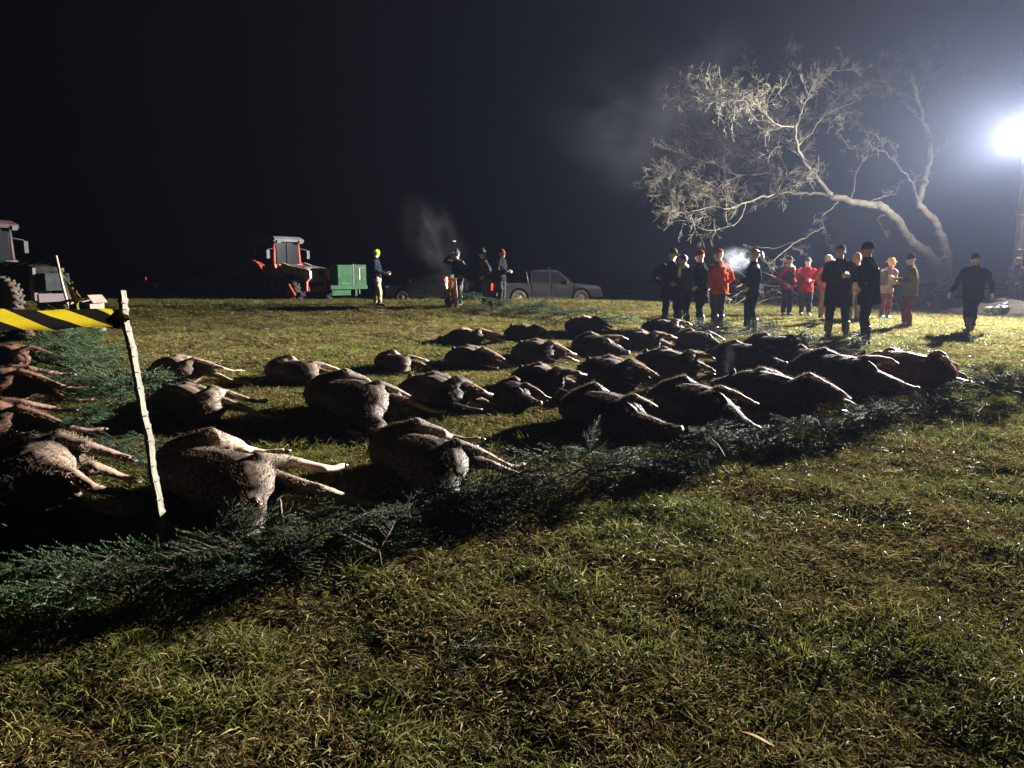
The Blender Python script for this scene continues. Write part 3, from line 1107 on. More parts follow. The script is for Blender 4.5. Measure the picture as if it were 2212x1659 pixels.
def boar_parts(var):
    rr = random.Random(200 + var)
    f = lambda a: rr.uniform(-a, a)
    b = MB()
    zc = .20
    spine = [(.0, -.62, .17), (-.01, -.55, zc), (-.02, -.40, zc), (0, -.20, zc), (.02, 0, zc), (.01, .2, zc), (-.02, .36, zc), (-.03, .50, .19), (-.02, .62, .17)]
    rad = [(.08, .07), (.17, .13), (.225, .175), (.235, .185), (.255, .195), (.265, .195), (.245, .18), (.20, .15), (.15, .12)]
    b.tube(spine, rad, 16, ref=(0, 0, 1))
    ha = R(82 + f(14))
    h0 = Vector((-.01, .56, .165))
    hd = Vector((math.cos(ha), math.sin(ha), -.12)).normalized()
    hs = Vector((-hd.y, hd.x, 0))
    b.tube([h0 - hd * .1, h0 + hd * .05, h0 + hd * .18, h0 + hd * .30, h0 + hd * .40, h0 + hd * .44], [.165, .145, .105, .07, .05, .046], 12)
    b.ell((.04, -.40, .31), (.18, .15, .07), 12, 8)
    b.ell((.0, .32, .31), (.18, .14, .085), 12, 8)
    a, c = f(.12), f(.12)
    legs = []
    for (z, dz, o) in ((.30, .20 + f(.08), f(.06)), (.13, .04, -.07 + f(.12))):
        L_ = [(.03, -.40, z - .04), (.22, -.36 + a * .4 + o * .3, z), (.32, -.40 + a + o, (z + dz) / 2), (.42, -.49 + a + o, dz + .02), (.49, -.46 + a + o * 1.4, dz), (.55, -.43 + a + o * 1.6, dz - .02)]
        b.tube(L_, [.15, .10, .058, .038, .027, .030], 10)
        legs.append((L_[-2], L_[-1]))
    for (z, dz, o) in ((.29, .21 + f(.09), f(.07)), (.12, .04, .08 + f(.14))):
        L_ = [(.04, .30, z - .04), (.23, .27 + c * .4 + o * .3, z), (.33, .28 + c + o, (z + dz) / 2 + .01), (.44, .31 + c + o, dz + .02), (.49, .30 + c + o * 1.3, dz), (.54, .27 + c + o * 1.4, dz - .02)]
        b.tube(L_, [.13, .085, .050, .034, .025, .028], 10)
        legs.append((L_[-2], L_[-1]))
    ears = []
    for k in (1, -1):
        e0 = h0 + hd * .02 - hs * .05 * k + Vector((0, 0, .13 if k > 0 else .06))
        ed = (-hd * .45 - hs * .35 * k + Vector((-.25, 0, .8))).normalized()
        m = MB()
        m.tube([e0 - ed * .03, e0 + ed * .04, e0 + ed * .09, e0 + ed * .14], [(.03, .014), (.045, .012), (.034, .009), (.005, .004)], 8, ref=hd)
        ears.append(m)
    tail = MB().tube([(-.05, -.60, .2), (-.02, -.68, .17), (.05, -.75, .10), (.12, -.80, .05), (.16, -.82, .02)], [.020, .015, .012, .010, .014], 6)
    sn = MB().tube([h0 + hd * .425, h0 + hd * .455, h0 + hd * .465], [.050, .052, .044], 12)
    tusk = MB().tube([h0 + hd * .33 + hs * .03 + Vector((0, 0, .045)), h0 + hd * .37 + hs * .055 + Vector((0, 0, .06)), h0 + hd * .37 + hs * .085 + Vector((0, 0, .07))], [.012, .010, .003], 7)
    eye = MB().ell(h0 + hd * .17 + Vector((0, 0, .095)), .012, 8, 6)
    tilt([b, eye, tail, sn, tusk] + ears, .20, 19)
    body = skinned(b, .014, 2, 'body', .007, 8)
    return dict(body=body, hooves=hooves(legs, .026), ears=ears, eye=eye, tail=tail, snout=sn, tusk=tusk)


def flip_mesh(me, name):
    m = me.copy()
    m.name = name
    m.transform(Matrix.Diagonal((1, -1, 1, 1)))
    m.flip_normals()
    return m


def make_animal(kind, var, mbody, flip, hair, seed):
    p = deer_parts(var) if kind == 'deer' else boar_parts(var)
    coat = coat_mesh(p['body'], 30000 if kind == 'deer' else 26000, .024 if kind == 'deer' else .045, globals()[[k for k, v in globals().items() if v is mbody][0] + '_h'], seed)
    root = thing('red_deer' if kind == 'deer' else 'wild_boar', 'x', 'deer' if kind == 'deer' else 'wild boar', (0, 0, 0))
    if kind == 'deer':
        root.name = 'deer'
    fx = (lambda me, n: flip_mesh(me, n)) if flip else (lambda me, n: me)
    mesh_link('body', fx(p['body'], 'body'), mbody, root)
    co = link('coat', fx(coat, 'coat'), root)
    tag(co, kind='stuff')
    for h in p['hooves']:
        link('hoof', fx(h.mesh('hoof', [M_hoof]), 'hoof'), root)
    for e in p['ears']:
        link('ear', fx(e.mesh('ear', [mbody]), 'ear'), root)
    link('eye', fx(p['eye'].mesh('eye', [M_eye]), 'eye'), root)
    for nm, m in (('tail', M_skin), ('snout', M_skin), ('tusk', M_bone)):
        if p.get(nm):
            link(nm, fx(p[nm].mesh(nm, [m]), nm), root)
    return root


def build_game():
    protos = {}
    seed = 1
    for key, kind, var, mb_, flip in (('dA', 'deer', 0, M_deer, False), ('dB', 'deer', 1, M_deer, True), ('dC', 'deer', 2, M_deer, True), ('dD', 'deer', 4, M_deer, False), ('dE', 'deer', 5, M_deer, True), ('dR', 'deer', 3, M_redfur, False),
                                      ('bA', 'boar', 0, M_boar, True), ('bB', 'boar', 1, M_boar, False), ('bC', 'boar', 2, M_boar, True), ('bD', 'boar', 4, M_boar, False), ('bE', 'boar', 5, M_boar, True), ('bF', 'boar', 6, M_boar, False), ('bR', 'boar', 3, M_boarb, False)):
        protos[key] = make_animal(kind, var, mb_, flip, 0, seed)
        seed += 1
    AXD, AXB = math.atan2(.80, -.60) - math.pi / 2, math.atan2(.93, -.37) - math.pi / 2      # local +y runs away from the near border
    # key, photo point of the body's middle on the ground, scale, turn, label
    game = [
        ('dB', 462, 1092, 1.12, 6, 'nearest deer, grey brown, opened belly beside the peeled stake'),
        ('dC', 905, 1035, 1.10, -6, 'second deer of the front row with a long bent hind leg reaching the boughs'),
        ('bA', 1305, 928, 1.02, 4, 'first boar of the front row, black, with a bloody belly edge'),
        ('bC', 1492, 908, 1.06, -2, 'second boar of the front row, black with a pale foreleg'),
        ('bD', 1660, 880, 1.10, 3, 'third boar of the front row, broad black back and thin lit hind leg'),
        ('bE', 1803, 840, 1.10, -4, 'fourth boar of the front row, dark brown edge, behind the sprouting bough'),
        ('bR', 1950, 828, 1.12, 5, 'reddish brown boar at the end of the front row'),
        ('dA', 400, 905, 1.05, 8, 'deer just right of the stake with thick pale legs, in the second row'),
        ('dC', 750, 898, 1.15, 0, 'deer of the second row stretched behind the long-legged front one'),
        ('bB', 935, 880, .88, 10, 'small boar with a pale hairy belly beside the second row deer'),
        ('bA', 1108, 870, .68, -6, 'young boar lying low before the bigger one with the tufted back'),
        ('bF', 1165, 846, .86, 2, 'boar with tufted lit back behind the young one'),
        ('bB', 1312, 836, 1.0, -3, 'boar with a pale belly and curled tail in the middle of the second row'),
        ('bF', 1443, 808, .98, 5, 'boar with a tan haunch, next to the pale-bellied one of the second row'),
        ('bE', 1600, 788, .95, 0, 'black boar under the thin steam, behind the third front one'),
        ('bC', 1668, 768, 1.0, 4, 'boar near the far border below the ponytailed smoker'),
        ('bA', 1742, 796, .82, -8, 'boar close behind the fourth front one with raised lit legs'),
        ('dD', 375, 826, .95, 2, 'small deer at the left end of the third row, right behind the stake'),
        ('dE', 632, 826, 1.0, 6, 'deer of the third row with a pale belly, dark head end up'),
        ('dE', 850, 800, .80, -5, 'small deer of the third row between two gaps of grass'),
        ('bD', 1010, 796, .95, 5, 'boar of the third row with thin crossed lit legs'),
        ('bB', 1155, 784, .98, 0, 'boar of the third row with one pale leg pointing up'),
        ('bE', 1285, 766, .95, 3, 'boar of the third row with a bright wet belly'),
        ('bF', 1385, 757, .95, -4, 'boar of the third row with a round tan haunch'),
        ('bC', 1500, 750, .90, 2, 'black boar of the third row near the boots of the left group'),
        ('dD', 1005, 742, .88, 0, 'small deer at the left end of the farthest row'),
        ('bD', 1128, 736, .9, 4, 'boar of the farthest row, all black'),
        ('bR', 1260, 720, 1.0, 0, 'big dark boar humped at the far border in the middle'),
        ('bF', 1430, 724, 1.0, 3, 'boar of the farthest row just below the left group of people'),
        ('dR', 20, 800, 1.15, 10, 'reddish deer with torn flank left of the bough strip under the tape'),
        ('dR', 50, 738, 1.0, 5, 'deer half hidden behind the tape at the left edge'),
        ('dR', 5, 870, 1.1, 0, 'deer in the dark at the left edge below the reddish one'),
        ('dR', -20, 960, 1.1, 4, 'deer in deep shadow lower at the left edge'),
        ('bB', 60, 1100, 1.05, 0, 'black boar lost in shadow left of the stake foot'),
    ]
    used = set()
    out = {}
    for (k, x, y, s, turn, lab) in game:
        o = protos[k] if k not in used else copy_tree(protos[k])
        used.add(k)
        p = at(x, y)
        o.location = (p.x, p.y, p.z - .012)
        o.rotation_euler = (0, R((-1 if k[0] == 'd' else -4) - (x * 7 % 4)), (AXD if k[0] == 'd' else AXB) + R(turn))
        gr = random.Random(x * 13 + y)
        s *= (1.0 if k[0] == 'd' else .95) * gr.uniform(.92, 1.06)
        turn += gr.uniform(-9, 9)
        o.scale = (s, s, s * .9)
        o['label'] = lab
        o['group'] = 'deer laid out on the grass' if k[0] == 'd' else 'wild boars laid out on the grass'
        out[lab] = o
    # opened bellies that show red: lobes of flesh set into the flank where it is cut
    bpy.context.view_layer.update()
    rr = random.Random(12)
    for lab, cuts in ((game[0][5], ((530, 1102), (540, 1092), (549, 1082), (556, 1072))), (game[2][5], ((1392, 930), (1399, 922), (1405, 912))), (game[29][5], ((28, 812), (42, 822), (20, 828)))):
        o = out[lab]
        body = [c for c in o.children if c.name.startswith('body')][0]
        inv = body.matrix_world.inverted()
        mb = MB()
        for (x, y) in cuts:
            dr = Vector(ray(x, y))
            og = inv @ Vector((0, 0, HC))
            ok, p, nrm, _ = body.ray_cast(og, (inv.to_3x3() @ dr).normalized())
            if not ok:
                continue
            for q in range(3):
                c = p + Vector((rr.uniform(-.02, .02), rr.uniform(-.025, .025), rr.uniform(-.02, .02))) - nrm * .006
                mb.ell(c, (rr.uniform(.012, .024), rr.uniform(.012, .03), rr.uniform(.010, .02)), 8, 6)
        if mb.v:
            part('open_wound', mb, M_flesh, o)
    return out


GAME = build_game()


# ------------------------------------------------------------------ people
def cloth(name, c, k=1.35, rough=0.8, sheen=0.0):
    return mat(name, c, rough, tuple(min(1, q * k) for q in c), 5, bump=0.25, bscale=40, spec=0.0, sheen=sheen)


C = dict(
    black=cloth('black_cloth', (0.012, 0.012, 0.014)), navy=cloth('navy_cloth', (0.014, 0.018, 0.028)), grey=cloth('grey_cloth', (0.07, 0.07, 0.075)),
    dgrey=cloth('dark_grey_cloth', (0.03, 0.03, 0.033)), loden=cloth('loden_cloth', (0.03, 0.034, 0.02)), olive=cloth('olive_cloth', (0.085, 0.075, 0.03)),
    beige=cloth('beige_cloth', (0.33, 0.26, 0.18)), tan=cloth('tan_cloth', (0.20, 0.15, 0.11)), orange=cloth('orange_cloth', (0.36, 0.05, 0.016), 1.1),
    red=cloth('red_cloth', (0.2, 0.02, 0.02), 1.2), lime=cloth('lime_cloth', (0.42, 0.75, 0.02), 1.1), pink=cloth('washed_pink_cloth', (0.30, 0.17, 0.15)),
    white=cloth('pale_cloth', (0.55, 0.53, 0.5), 1.1), brown=cloth('brown_cloth', (0.07, 0.04, 0.025)), rust=cloth('rust_cloth', (0.09, 0.028, 0.018)),
    yellow=cloth('yellow_cloth', (0.6, 0.42, 0.06), 1.1), green=cloth('green_cloth', (0.035, 0.055, 0.04)), blue=cloth('blue_cloth', (0.05, 0.09, 0.14)))
M_face = mat('skin', (0.42, 0.24, 0.17), 0.5, (0.5, 0.3, 0.22), 12)
M_hair = mat('dark_hair', (0.03, 0.02, 0.013), 0.5, (0.06, 0.04, 0.025), 30, stretch=(30, 30, 3), bump=.4)
M_hairf = mat('fair_hair', (0.35, 0.26, 0.15), 0.5, (0.5, 0.4, 0.25), 30, stretch=(30, 30, 3), bump=.4)
M_boot = mat('boot_rubber', (0.02, 0.02, 0.018), 0.45, (0.04, 0.036, 0.03), 12)
M_cup = mat('cup', (0.7, 0.68, 0.62), 0.4)
M_phone = mat('phone', (0.02, 0.02, 0.02), 0.2)
M_wood = mat('raw_wood', (0.42, 0.30, 0.17), 0.7, (0.55, 0.42, 0.26), 6, stretch=(8, 8, 1))

ARMS = {  # elbow, wrist (right side; x mirrored for the other)
    'down': ((.27, -.03, 1.12), (.28, .06, .86)), 'pocket': ((.33, -.08, 1.14), (.21, .12, .98)), 'clasp': ((.28, .02, 1.13), (.07, .28, 1.10)),
    'raise': ((.40, .20, 1.42), (.13, .17, 1.66)), 'cup': ((.27, .02, 1.13), (.17, .33, 1.20)), 'out': ((.37, -.02, 1.14), (.46, .08, .90)), 'phone': ((.27, .0, 1.12), (.12, .33, 1.05)),
    'fold': ((.29, .06, 1.16), (-.08, .25, 1.2)), 'hip': ((.40, -.05, 1.18), (.22, .04, 1.0)), 'mouth': ((.30, .14, 1.17), (.07, .18, 1.5))}


def person(label, foot, H, face, jacket, trousers, hat=None, arms=('down', 'down'), stance=(0.10, 0, 0.10, 0), hatm=None, coat=0.80, bulk=1.0, hold=None, hair=None,
           scarf=None, boots=None, lean=0.0, turn=0.0, group=None, bag=None, vest=None, bootm=None, nod=0.0):
    """face = direction the front points to (degrees, 0 = +x, 90 = away from the camera); local front is +y"""
    rv = random.Random(len(label) * 31 + int(foot.x * 97))
    lean = lean + rv.uniform(-.04, .09)
    turn = turn + rv.uniform(-38, 38)
    nod = nod + rv.uniform(-2, 16)
    bulk = bulk * rv.uniform(.98, 1.1)
    k = H / 1.78
    t = thing('person', label, 'person', foot, R(face - 90), group, (k, k, k))
    ly = lambda z: lean * max(0, z - .9)
    V = lambda x, y, z: Vector((x, y + ly(z), z))
    lx, lyy, rx_, ry_ = stance
    fl = {-1: (-lx, lyy), 1: (rx_, ry_)}
    hip = {s: V(.095 * s, 0, .93) for s in (-1, 1)}
    foot_ = {s: Vector((fl[s][0], fl[s][1], .085)) for s in (-1, 1)}
    knee = {s: (hip[s] * .5 + foot_[s] * .5) + Vector((.012 * s, .045 + .05 * abs(fl[s][1]), .01)) for s in (-1, 1)}
    sh = {s: V(.195 * s * min(bulk, 1.08), 0, 1.44) for s in (-1, 1)}
    ar = {-1: ARMS[arms[0]], 1: ARMS[arms[1]]}
    el = {s: V(ar[s][0][0] * s, *ar[s][0][1:]) for s in (-1, 1)}
    wr = {s: V(ar[s][1][0] * s, *ar[s][1][1:]) for s in (-1, 1)}
    hc = V(0, .02, 1.655)
    ht = Matrix.Rotation(R(turn), 3, 'Z') @ Matrix.Rotation(R(-nod), 3, 'X')
    hp = lambda x, y, z: hc + ht @ Vector((x, y, z))
    b = MB()
    b.tube([V(0, 0, .86), V(0, 0, .95), V(0, -.005, 1.08), V(0, .005, 1.25), V(0, 0, 1.40), V(0, 0, 1.47)], [(.13, .09), (.155, .105), (.135, .095), (.155, .105), (.155, .09), (.07, .06)], 14, ref=(0, 1, 0))
    b.tube([V(0, 0, 1.44), V(0, .008, 1.52), hp(0, -.01, -.06)], [.062, .056, .058], 10)
    b.ell(hc + ht @ Vector((0, -.008, .02)), (.076, .096, .105), 14, 10, rot=ht)
    b.ell(hp(0, .03, -.055), (.052, .058, .058), 12, 8, rot=ht)
    b.ell(hp(0, .072, -.095), (.025, .024, .02), 8, 6)
    b.tube([hp(0, .085, .035), hp(0, .103, .005), hp(0, .112, -.018), hp(0, .09, -.03)], [.010, .014, .018, .012], 8)
    b.ell(hp(0, .09, -.055), (.024, .012, .008), 8, 6)
    b.ell(hp(0, .08, .045), (.05, .02, .012), 8, 6)
    for s in (-1, 1):
        b.ell(hp(.078 * s, -.012, -.005), (.012, .022, .034), 8, 6)
        b.tube([sh[s], el[s], wr[s]], [.052, .042, .030], 10)
        b.tube([hip[s], knee[s], foot_[s]], [.082, .056, .042], 10)
        b.tube([foot_[s] + Vector((0, -.06, -.045)), foot_[s] + Vector((0, .05, -.045)), foot_[s] + Vector((.01 * s, .16, -.055))], [.036, .04, .026], 9)
        d = (wr[s] - el[s]).normalized()
        pc = wr[s] + d * .045
        b.tube([wr[s] - d * .01, pc, wr[s] + d * .088], [(.026, .02), (.040, .017), (.038, .015)], 10, ref=(1, 0, 0) if abs(d.x) < .8 else (0, 1, 0))
    body = skinned(b, .0155, 1, 'body')
    fg = MB()
    for s in (-1, 1):
        d = (wr[s] - el[s]).normalized()
        a = (Vector((1, 0, 0)) if abs(d.x) < .8 else Vector((0, 1, 0)))
        side = (a.cross(d)).normalized()
        nrm = d.cross(side).normalized()
        inn = nrm * (1 if nrm.dot(Vector((-s, .3, 0))) > 0 else -1)
        k0 = wr[s] + d * .080
        for j, ln in enumerate((.068, .078, .072, .055)):
            o = side * (.030 - .020 * j)
            fg.tube([k0 + o - d * .02, k0 + o + d * ln * .45, k0 + o + d * ln * .78 + inn * ln * .25, k0 + o + d * ln * .92 + inn * ln * .55], [.0095, .009, .008, .0065], 6)
        th = wr[s] + d * .03 + side * .035
        fg.tube([th - side * .015, th + side * .018 + d * .025 + inn * .01, th + side * .022 + d * .055 + inn * .03], [.012, .011, .008], 6)
    bm = body
    # fingers are rooted inside the palm of the same mesh
    import bmesh
    q = bmesh.new()
    q.from_mesh(bm)
    tmp = fg.mesh('fingers')
    q.from_mesh(tmp)
    q.to_mesh(bm)
    q.free()
    bpy.data.meshes.remove(tmp)
    bm.polygons.foreach_set('use_smooth', [True] * len(bm.polygons))
    mesh_link('body', bm, M_face, t)
    ey = MB()
    for s in (-1, 1):
        ey.ell(hp(.031 * s, .083, .024), (.011, .008, .009), 7, 5)
    part('eyes', ey, M_eye, t)
    # trousers
    p = MB()
    p.tube([V(0, 0, 1.02), V(0, 0, .95), V(0, 0, .84)], [(.17, .12), (.185, .13), (.15, .11)], 14, ref=(0, 1, 0))
    for s in (-1, 1):
        kk = knee[s]
        p.tube([hip[s] + Vector((0, 0, -.02)), (hip[s] + kk) / 2, kk, (kk + foot_[s]) / 2, foot_[s] + Vector((0, 0, .05))], [.108, .098, .08, .078, .074], 12)
    mesh_link('trousers', skinned(p, .017, 1, 'trousers', .022, 8), trousers, t)
    # jacket
    j = MB()
    w = bulk
    tor = [V(0, 0, coat), V(0, 0, coat + .06), V(0, -.005, 1.04), V(0, .01, 1.24), V(0, .005, 1.38), V(0, 0, 1.46), V(0, 0, 1.53)]
    flare = .205 + .03 * max(0, (.8 - coat) * 3)
    j.tube(tor, [((flare) * w, .155 * w), ((flare - .005) * w, .155 * w), (.185 * w, .14 * w), (.215 * w, .155 * w), (.20 * w, .13 * w), (.12, .10), (.085, .085)], 16, ref=(0, 1, 0))
    for s in (-1, 1):
        e = (el[s] - sh[s]).normalized()
        j.tube([sh[s] + Vector((-.07 * s, 0, -.01)), sh[s] + Vector((-.012 * s, 0, -.025)), (sh[s] + el[s]) / 2, el[s], (el[s] + wr[s]) / 2, wr[s] - (wr[s] - el[s]).normalized() * .01], [.07, .072 * w, .070 * w, .064, .058, .048], 12)
    mesh_link('jacket', skinned(j, .017, 1, 'jacket', .030, 6.5), jacket, t)
    for s in (-1, 1):
        bo = MB()
        f = foot_[s]
        bo.tube([f + Vector((0, -.01, .25)), f + Vector((0, -.01, .12)), f + Vector((0, -.015, .02)), f + Vector((0, -.02, -.05))], [.07, .062, .056, .054], 10)
        bo.tube([f + Vector((0, -.085, -.05)), f + Vector((0, -.04, -.04)), f + Vector((0, .06, -.04)), f + Vector((.012 * s, .15, -.052)), f + Vector((.014 * s, .205, -.062))], [.03, .052, .050, .046, .022], 10, ref=(0, 0, 1))
        mesh_link('boot', skinned(bo, .014, 1, 'boot'), bootm or M_boot, t)
    # headgear and hair
    hm = hatm
    if hair is not None:
        h = MB()
        h.ell(hp(0, -.022, .03), (.085, .098, .105), 14, 8, rot=ht)
        if hair == 'tail':
            h.tube([hp(0, -.10, .06), hp(0, -.155, .05), hp(0, -.18, -.03), hp(0, -.165, -.12)], [.025, .038, .035, .012], 9, rough=.3)
        if hair == 'long':
            h.tube([hp(0, -.05, .04), hp(0, -.075, -.08), hp(0, -.075, -.2), hp(0, -.07, -.27)], [(.085, .06), (.095, .06), (.09, .045), (.06, .02)], 10, ref=(0, 1, 0), rough=.2)
        part('hair', h, M_hairf if hair == 'tail' else M_hair, t)
    if hat == 'beanie':
        h = MB()
        h.ell(hp(0, -.012, .045), (.09, .108, .112), 14, 7, rot=ht, half=True)
        h.tube([hp(0, -.012, .02), hp(0, -.012, .075)], [(.093, .111), (.092, .110)], 16, ref=ht @ Vector((0, 1, 0)))
        part('beanie', h, hm, t)
    elif hat == 'bobble':
        h = MB()
        h.ell(hp(0, -.012, .045), (.09, .108, .13), 14, 7, rot=ht, half=True)
        h.tube([hp(0, -.012, .015), hp(0, -.012, .075)], [(.094, .112), (.093, .111)], 16, ref=ht @ Vector((0, 1, 0)))
        h.ell(hp(0, -.02, .185), .034, 8, 6)
        part('bobble_hat', h, hm, t)
    elif hat == 'brim':
        h = MB()
        h.tube([hp(0, -.01, .045), hp(0, -.01, .085), hp(0, -.01, .135), hp(0, -.01, .16)], [(.093, .110), (.09, .106), (.078, .092), (.05, .07)], 16, ref=ht @ Vector((0, 1, 0)))
        h.tube([hp(0, -.01, .042), hp(0, -.01, .050), hp(0, -.01, .058)], [(.148, .168), (.152, .172), (.10, .12)], 20, ref=ht @ Vector((0, 1, 0)))
        part('brimmed_hat', h, hm, t)
    elif hat == 'cap':
        h = MB()
        h.ell(hp(0, -.01, .05), (.09, .108, .095), 14, 7, rot=ht, half=True)
        h.tube([hp(0, .07, .052), hp(0, .12, .05), hp(0, .175, .038)], [(.075, .010), (.075, .008), (.045, .006)], 10, ref=(0, 0, 1))
        part('cap', h, hm, t)
    elif hat == 'hood':
        h = MB()
        h.ell(hp(0, -.03, .02), (.108, .122, .13), 14, 9, rot=ht)
        h.tube([V(0, -.03, 1.44), V(0, -.035, 1.54), hp(0, -.04, 0)], [(.13, .10), (.10, .10), (.10, .11)], 14, ref=(0, 1, 0))
        mesh_link('hood', skinned(h, .015, 1, 'hood', .008, 9), hm, t)
    if scarf is not None:
        h = MB()
        h.tube([V(0, .01, 1.475), V(0, .012, 1.51), V(0, .014, 1.555)], [(.115, .115), (.125, .128), (.095, .10)], 14, ref=(0, 1, 0), rough=.15)
        h.tube([V(-.05, .12, 1.50), V(-.07, .165, 1.38), V(-.06, .17, 1.25)], [(.05, .022), (.055, .02), (.06, .015)], 9, ref=(1, 0, 0))
        mesh_link('scarf', skinned(h, .014, 1, 'scarf', .01, 14), scarf, t)
    if vest is not None:
        h = MB()
        h.tube([V(0, .005, .94), V(0, .0, 1.06), V(0, .012, 1.24), V(0, .005, 1.40)], [(.213 * w, .165 * w), (.20 * w, .155 * w), (.226 * w, .168 * w), (.16 * w, .128 * w)], 18, ref=(0, 1, 0))
        mesh_link('vest', skinned(h, .016, 1, 'vest', .01, 8), vest, t)
    if bag is not None:
        h = MB().box(V(0, -.20, 1.22), (.30, .16, .42), taper=.85)
        mesh_link('rucksack', skinned(h, .02, 3, 'rucksack', .01, 8), bag, t)
    return t, wr, el


def held(owner, wr, el, s, what, label, cat, m):
    """an item in the hand: stands as a thing of its own at the grip point"""
    bpy.context.view_layer.update()
    mw = owner.matrix_world
    d = (wr[s] - el[s]).normalized()
    p = mw @ (wr[s] + d * .085)
    o = thing(what, label, cat, p, owner.rotation_euler.z)
    mb = MB()
    if what == 'cup':
        mb.tube([(0, .02, -.05), (0, .02, .06)], [.030, .040], 12)
    elif what == 'phone':
        mb.box((0, .03, .02), (.07, .012, .14), rot=Matrix.Rotation(R(-50), 3, 'X'))
    elif what == 'bottle':
        mb.tube([(0, .02, -.10), (0, .02, .06), (0, .02, .10), (0, .02, .17)], [.033, .033, .016, .014], 12)
    part({'cup': 'cup_wall', 'phone': 'case', 'bottle': 'glass'}[what], mb, m, o)
    if what == 'cup':
        part('rim', MB().tube([(0, .02, .058), (0, .02, .064)], [.042, .041], 12), m, o)
    return o


def people():
    g1, g2 = None, None
    up = lambda x, y: at(x, y)
    # the few by the smoking log
    o, w, e = person('person in a bright lime beanie and beige trousers, standing alone', up(816, 661), 1.80, -5, C['navy'], C['beige'], 'beanie', ('phone', 'phone'), (.12, -.10, .12, .10), C['lime'], .88, .92, nod=14)
    held(o, w, e, 1, 'phone', 'small phone in the hands of the person with the lime beanie', 'phone', M_phone)
    person('person raising one hand to the forehead right behind the burning log', at(990, 662), 1.76, -125, C['dgrey'], C['grey'], 'bobble', ('pocket', 'raise'), hatm=C['grey'])
    person('person in dark grey with a bobble hat, looking left, beside the pile of boughs', up(1052, 664), 1.78, 190, C['dgrey'], C['grey'], 'bobble', ('pocket', 'pocket'), (.12, -.08, .12, .08), C['green'], .82, 1.08, lean=.08)
    person('person in a red beanie with hands together in front of the pickup truck', up(1082, 662), 1.78, -25, C['black'], C['dgrey'], 'beanie', ('clasp', 'clasp'), hatm=C['red'], bulk=1.02)
    # standing crowd, front rank from the left
    person('tall person in black with a broad brimmed hat at the left end of the crowd', up(1447, 711), 1.86, 60, C['black'], C['black'], 'brim', ('hip', 'clasp'), (.13, 0, .13, .05), C['loden'], .70, 1.12)
    person('bareheaded person with a pale scarf half hidden behind the brimmed hat', up(1477, 712), 1.74, 200, C['dgrey'], C['black'], None, ('clasp', 'pocket'), (.12, 0, .12, .05), None, .78, 1.0, hair='short', scarf=C['white'])
    person('person in a red beanie and long dark coat next to the orange jacket', up(1513, 712), 1.82, 170, C['black'], C['black'], 'beanie', ('pocket', 'down'), (.16, 0, .12, 0), C['red'], .62, 1.08)
    person('person in a glowing orange jacket, orange cap and dark trousers', up(1551, 712), 1.82, 120, C['orange'], C['dgrey'], 'cap', ('pocket', 'pocket'), (.10, 0, .10, .02), C['orange'], .80, 1.12)
    person('person with a fair ponytail breathing out a white cloud', up(1622, 721), 1.84, 172, C['navy'], C['black'], None, ('pocket', 'clasp'), (.10, -.04, .09, .06), None, .84, 1.05, hair='tail')
    # further back
    person('person in a red and dark jacket with white collar, far back', up(1697, 684), 1.80, -60, C['red'], C['black'], 'cap', ('pocket', 'pocket'), (.13, 0, .13, 0), C['dgrey'], .84, 1.06, scarf=C['white'], vest=C['navy'])
    person('person in a dark red jacket with a grey cap beside the white-collared one', up(1738, 683), 1.74, -100, C['red'], C['dgrey'], 'cap', ('clasp', 'clasp'), (.11, 0, .11, 0), C['grey'], .74, 1.1)
    person('person in an orange jacket almost hidden behind the big dark man', up(1779, 690), 1.84, -70, C['orange'], C['tan'], 'cap', ('pocket', 'pocket'), (.11, 0, .11, 0), C['white'], .8, 1.05)
    o, w, e = person('big person in black with a flat cap standing legs apart, centre of the crowd', up(1806, 730), 1.88, 75, C['black'], C['black'], 'cap', ('cup', 'clasp'), (.15, 0, .17, 0), C['grey'], .62, 1.22, turn=-15)
    person('person in washed pink clothes between the two tall dark figures', up(1842, 696), 1.80, -80, C['pink'], C['tan'], 'hood', ('clasp', 'pocket'), (.11, 0, .11, 0), C['pink'], .72, 1.05)
    person('person in a bright orange cap peeping from behind the hooded dark figure', up(1864, 688), 1.84, -110, C['pink'], C['brown'], 'cap', ('pocket', 'pocket'), (.11, 0, .11, 0), C['orange'], .75)
    o, w, e = person('tall dark person holding out a cup, nearest of the crowd', up(1871, 744), 1.86, 150, C['black'], C['black'], 'beanie', ('pocket', 'cup'), (.10, 0, .09, .04), C['brown'], .72, 1.15)
    held(o, w, e, 1, 'cup', 'pale cup held out by the nearest dark person', 'cup', M_cup)
    person('shorter person in an orange hat bending behind the nearest dark one', up(1909, 689), 1.66, 20, C['tan'], C['rust'], 'brim', ('clasp', 'clasp'), (.11, 0, .11, 0), C['yellow'], .78, 1.1, lean=.2, bag=C['grey'])
    o, w, e = person('person in an olive jacket with rust coloured gaiters, standing apart', up(1960, 708), 1.78, 165, C['olive'], C['rust'], 'beanie', ('clasp', 'cup'), (.09, 0, .08, .06), C['dgrey'], .78, 1.12, vest=None, bootm=C['rust'])
    held(o, w, e, 1, 'cup', 'small pale cup in the hand of the olive jacket', 'cup', M_cup)
    o, w, e = person('person in dark clothes walking away with a bottle, arms held off the body', up(2095, 716), 1.74, 85, C['black'], C['black'], 'beanie', ('out', 'out'), (.13, -.16, .16, .26), C['dgrey'], .74, 1.2)
    held(o, w, e, 1, 'bottle', 'brown bottle carried by the walking person', 'bottle', mat('brown_glass', (0.25, 0.09, 0.02), 0.15, spec=.6))
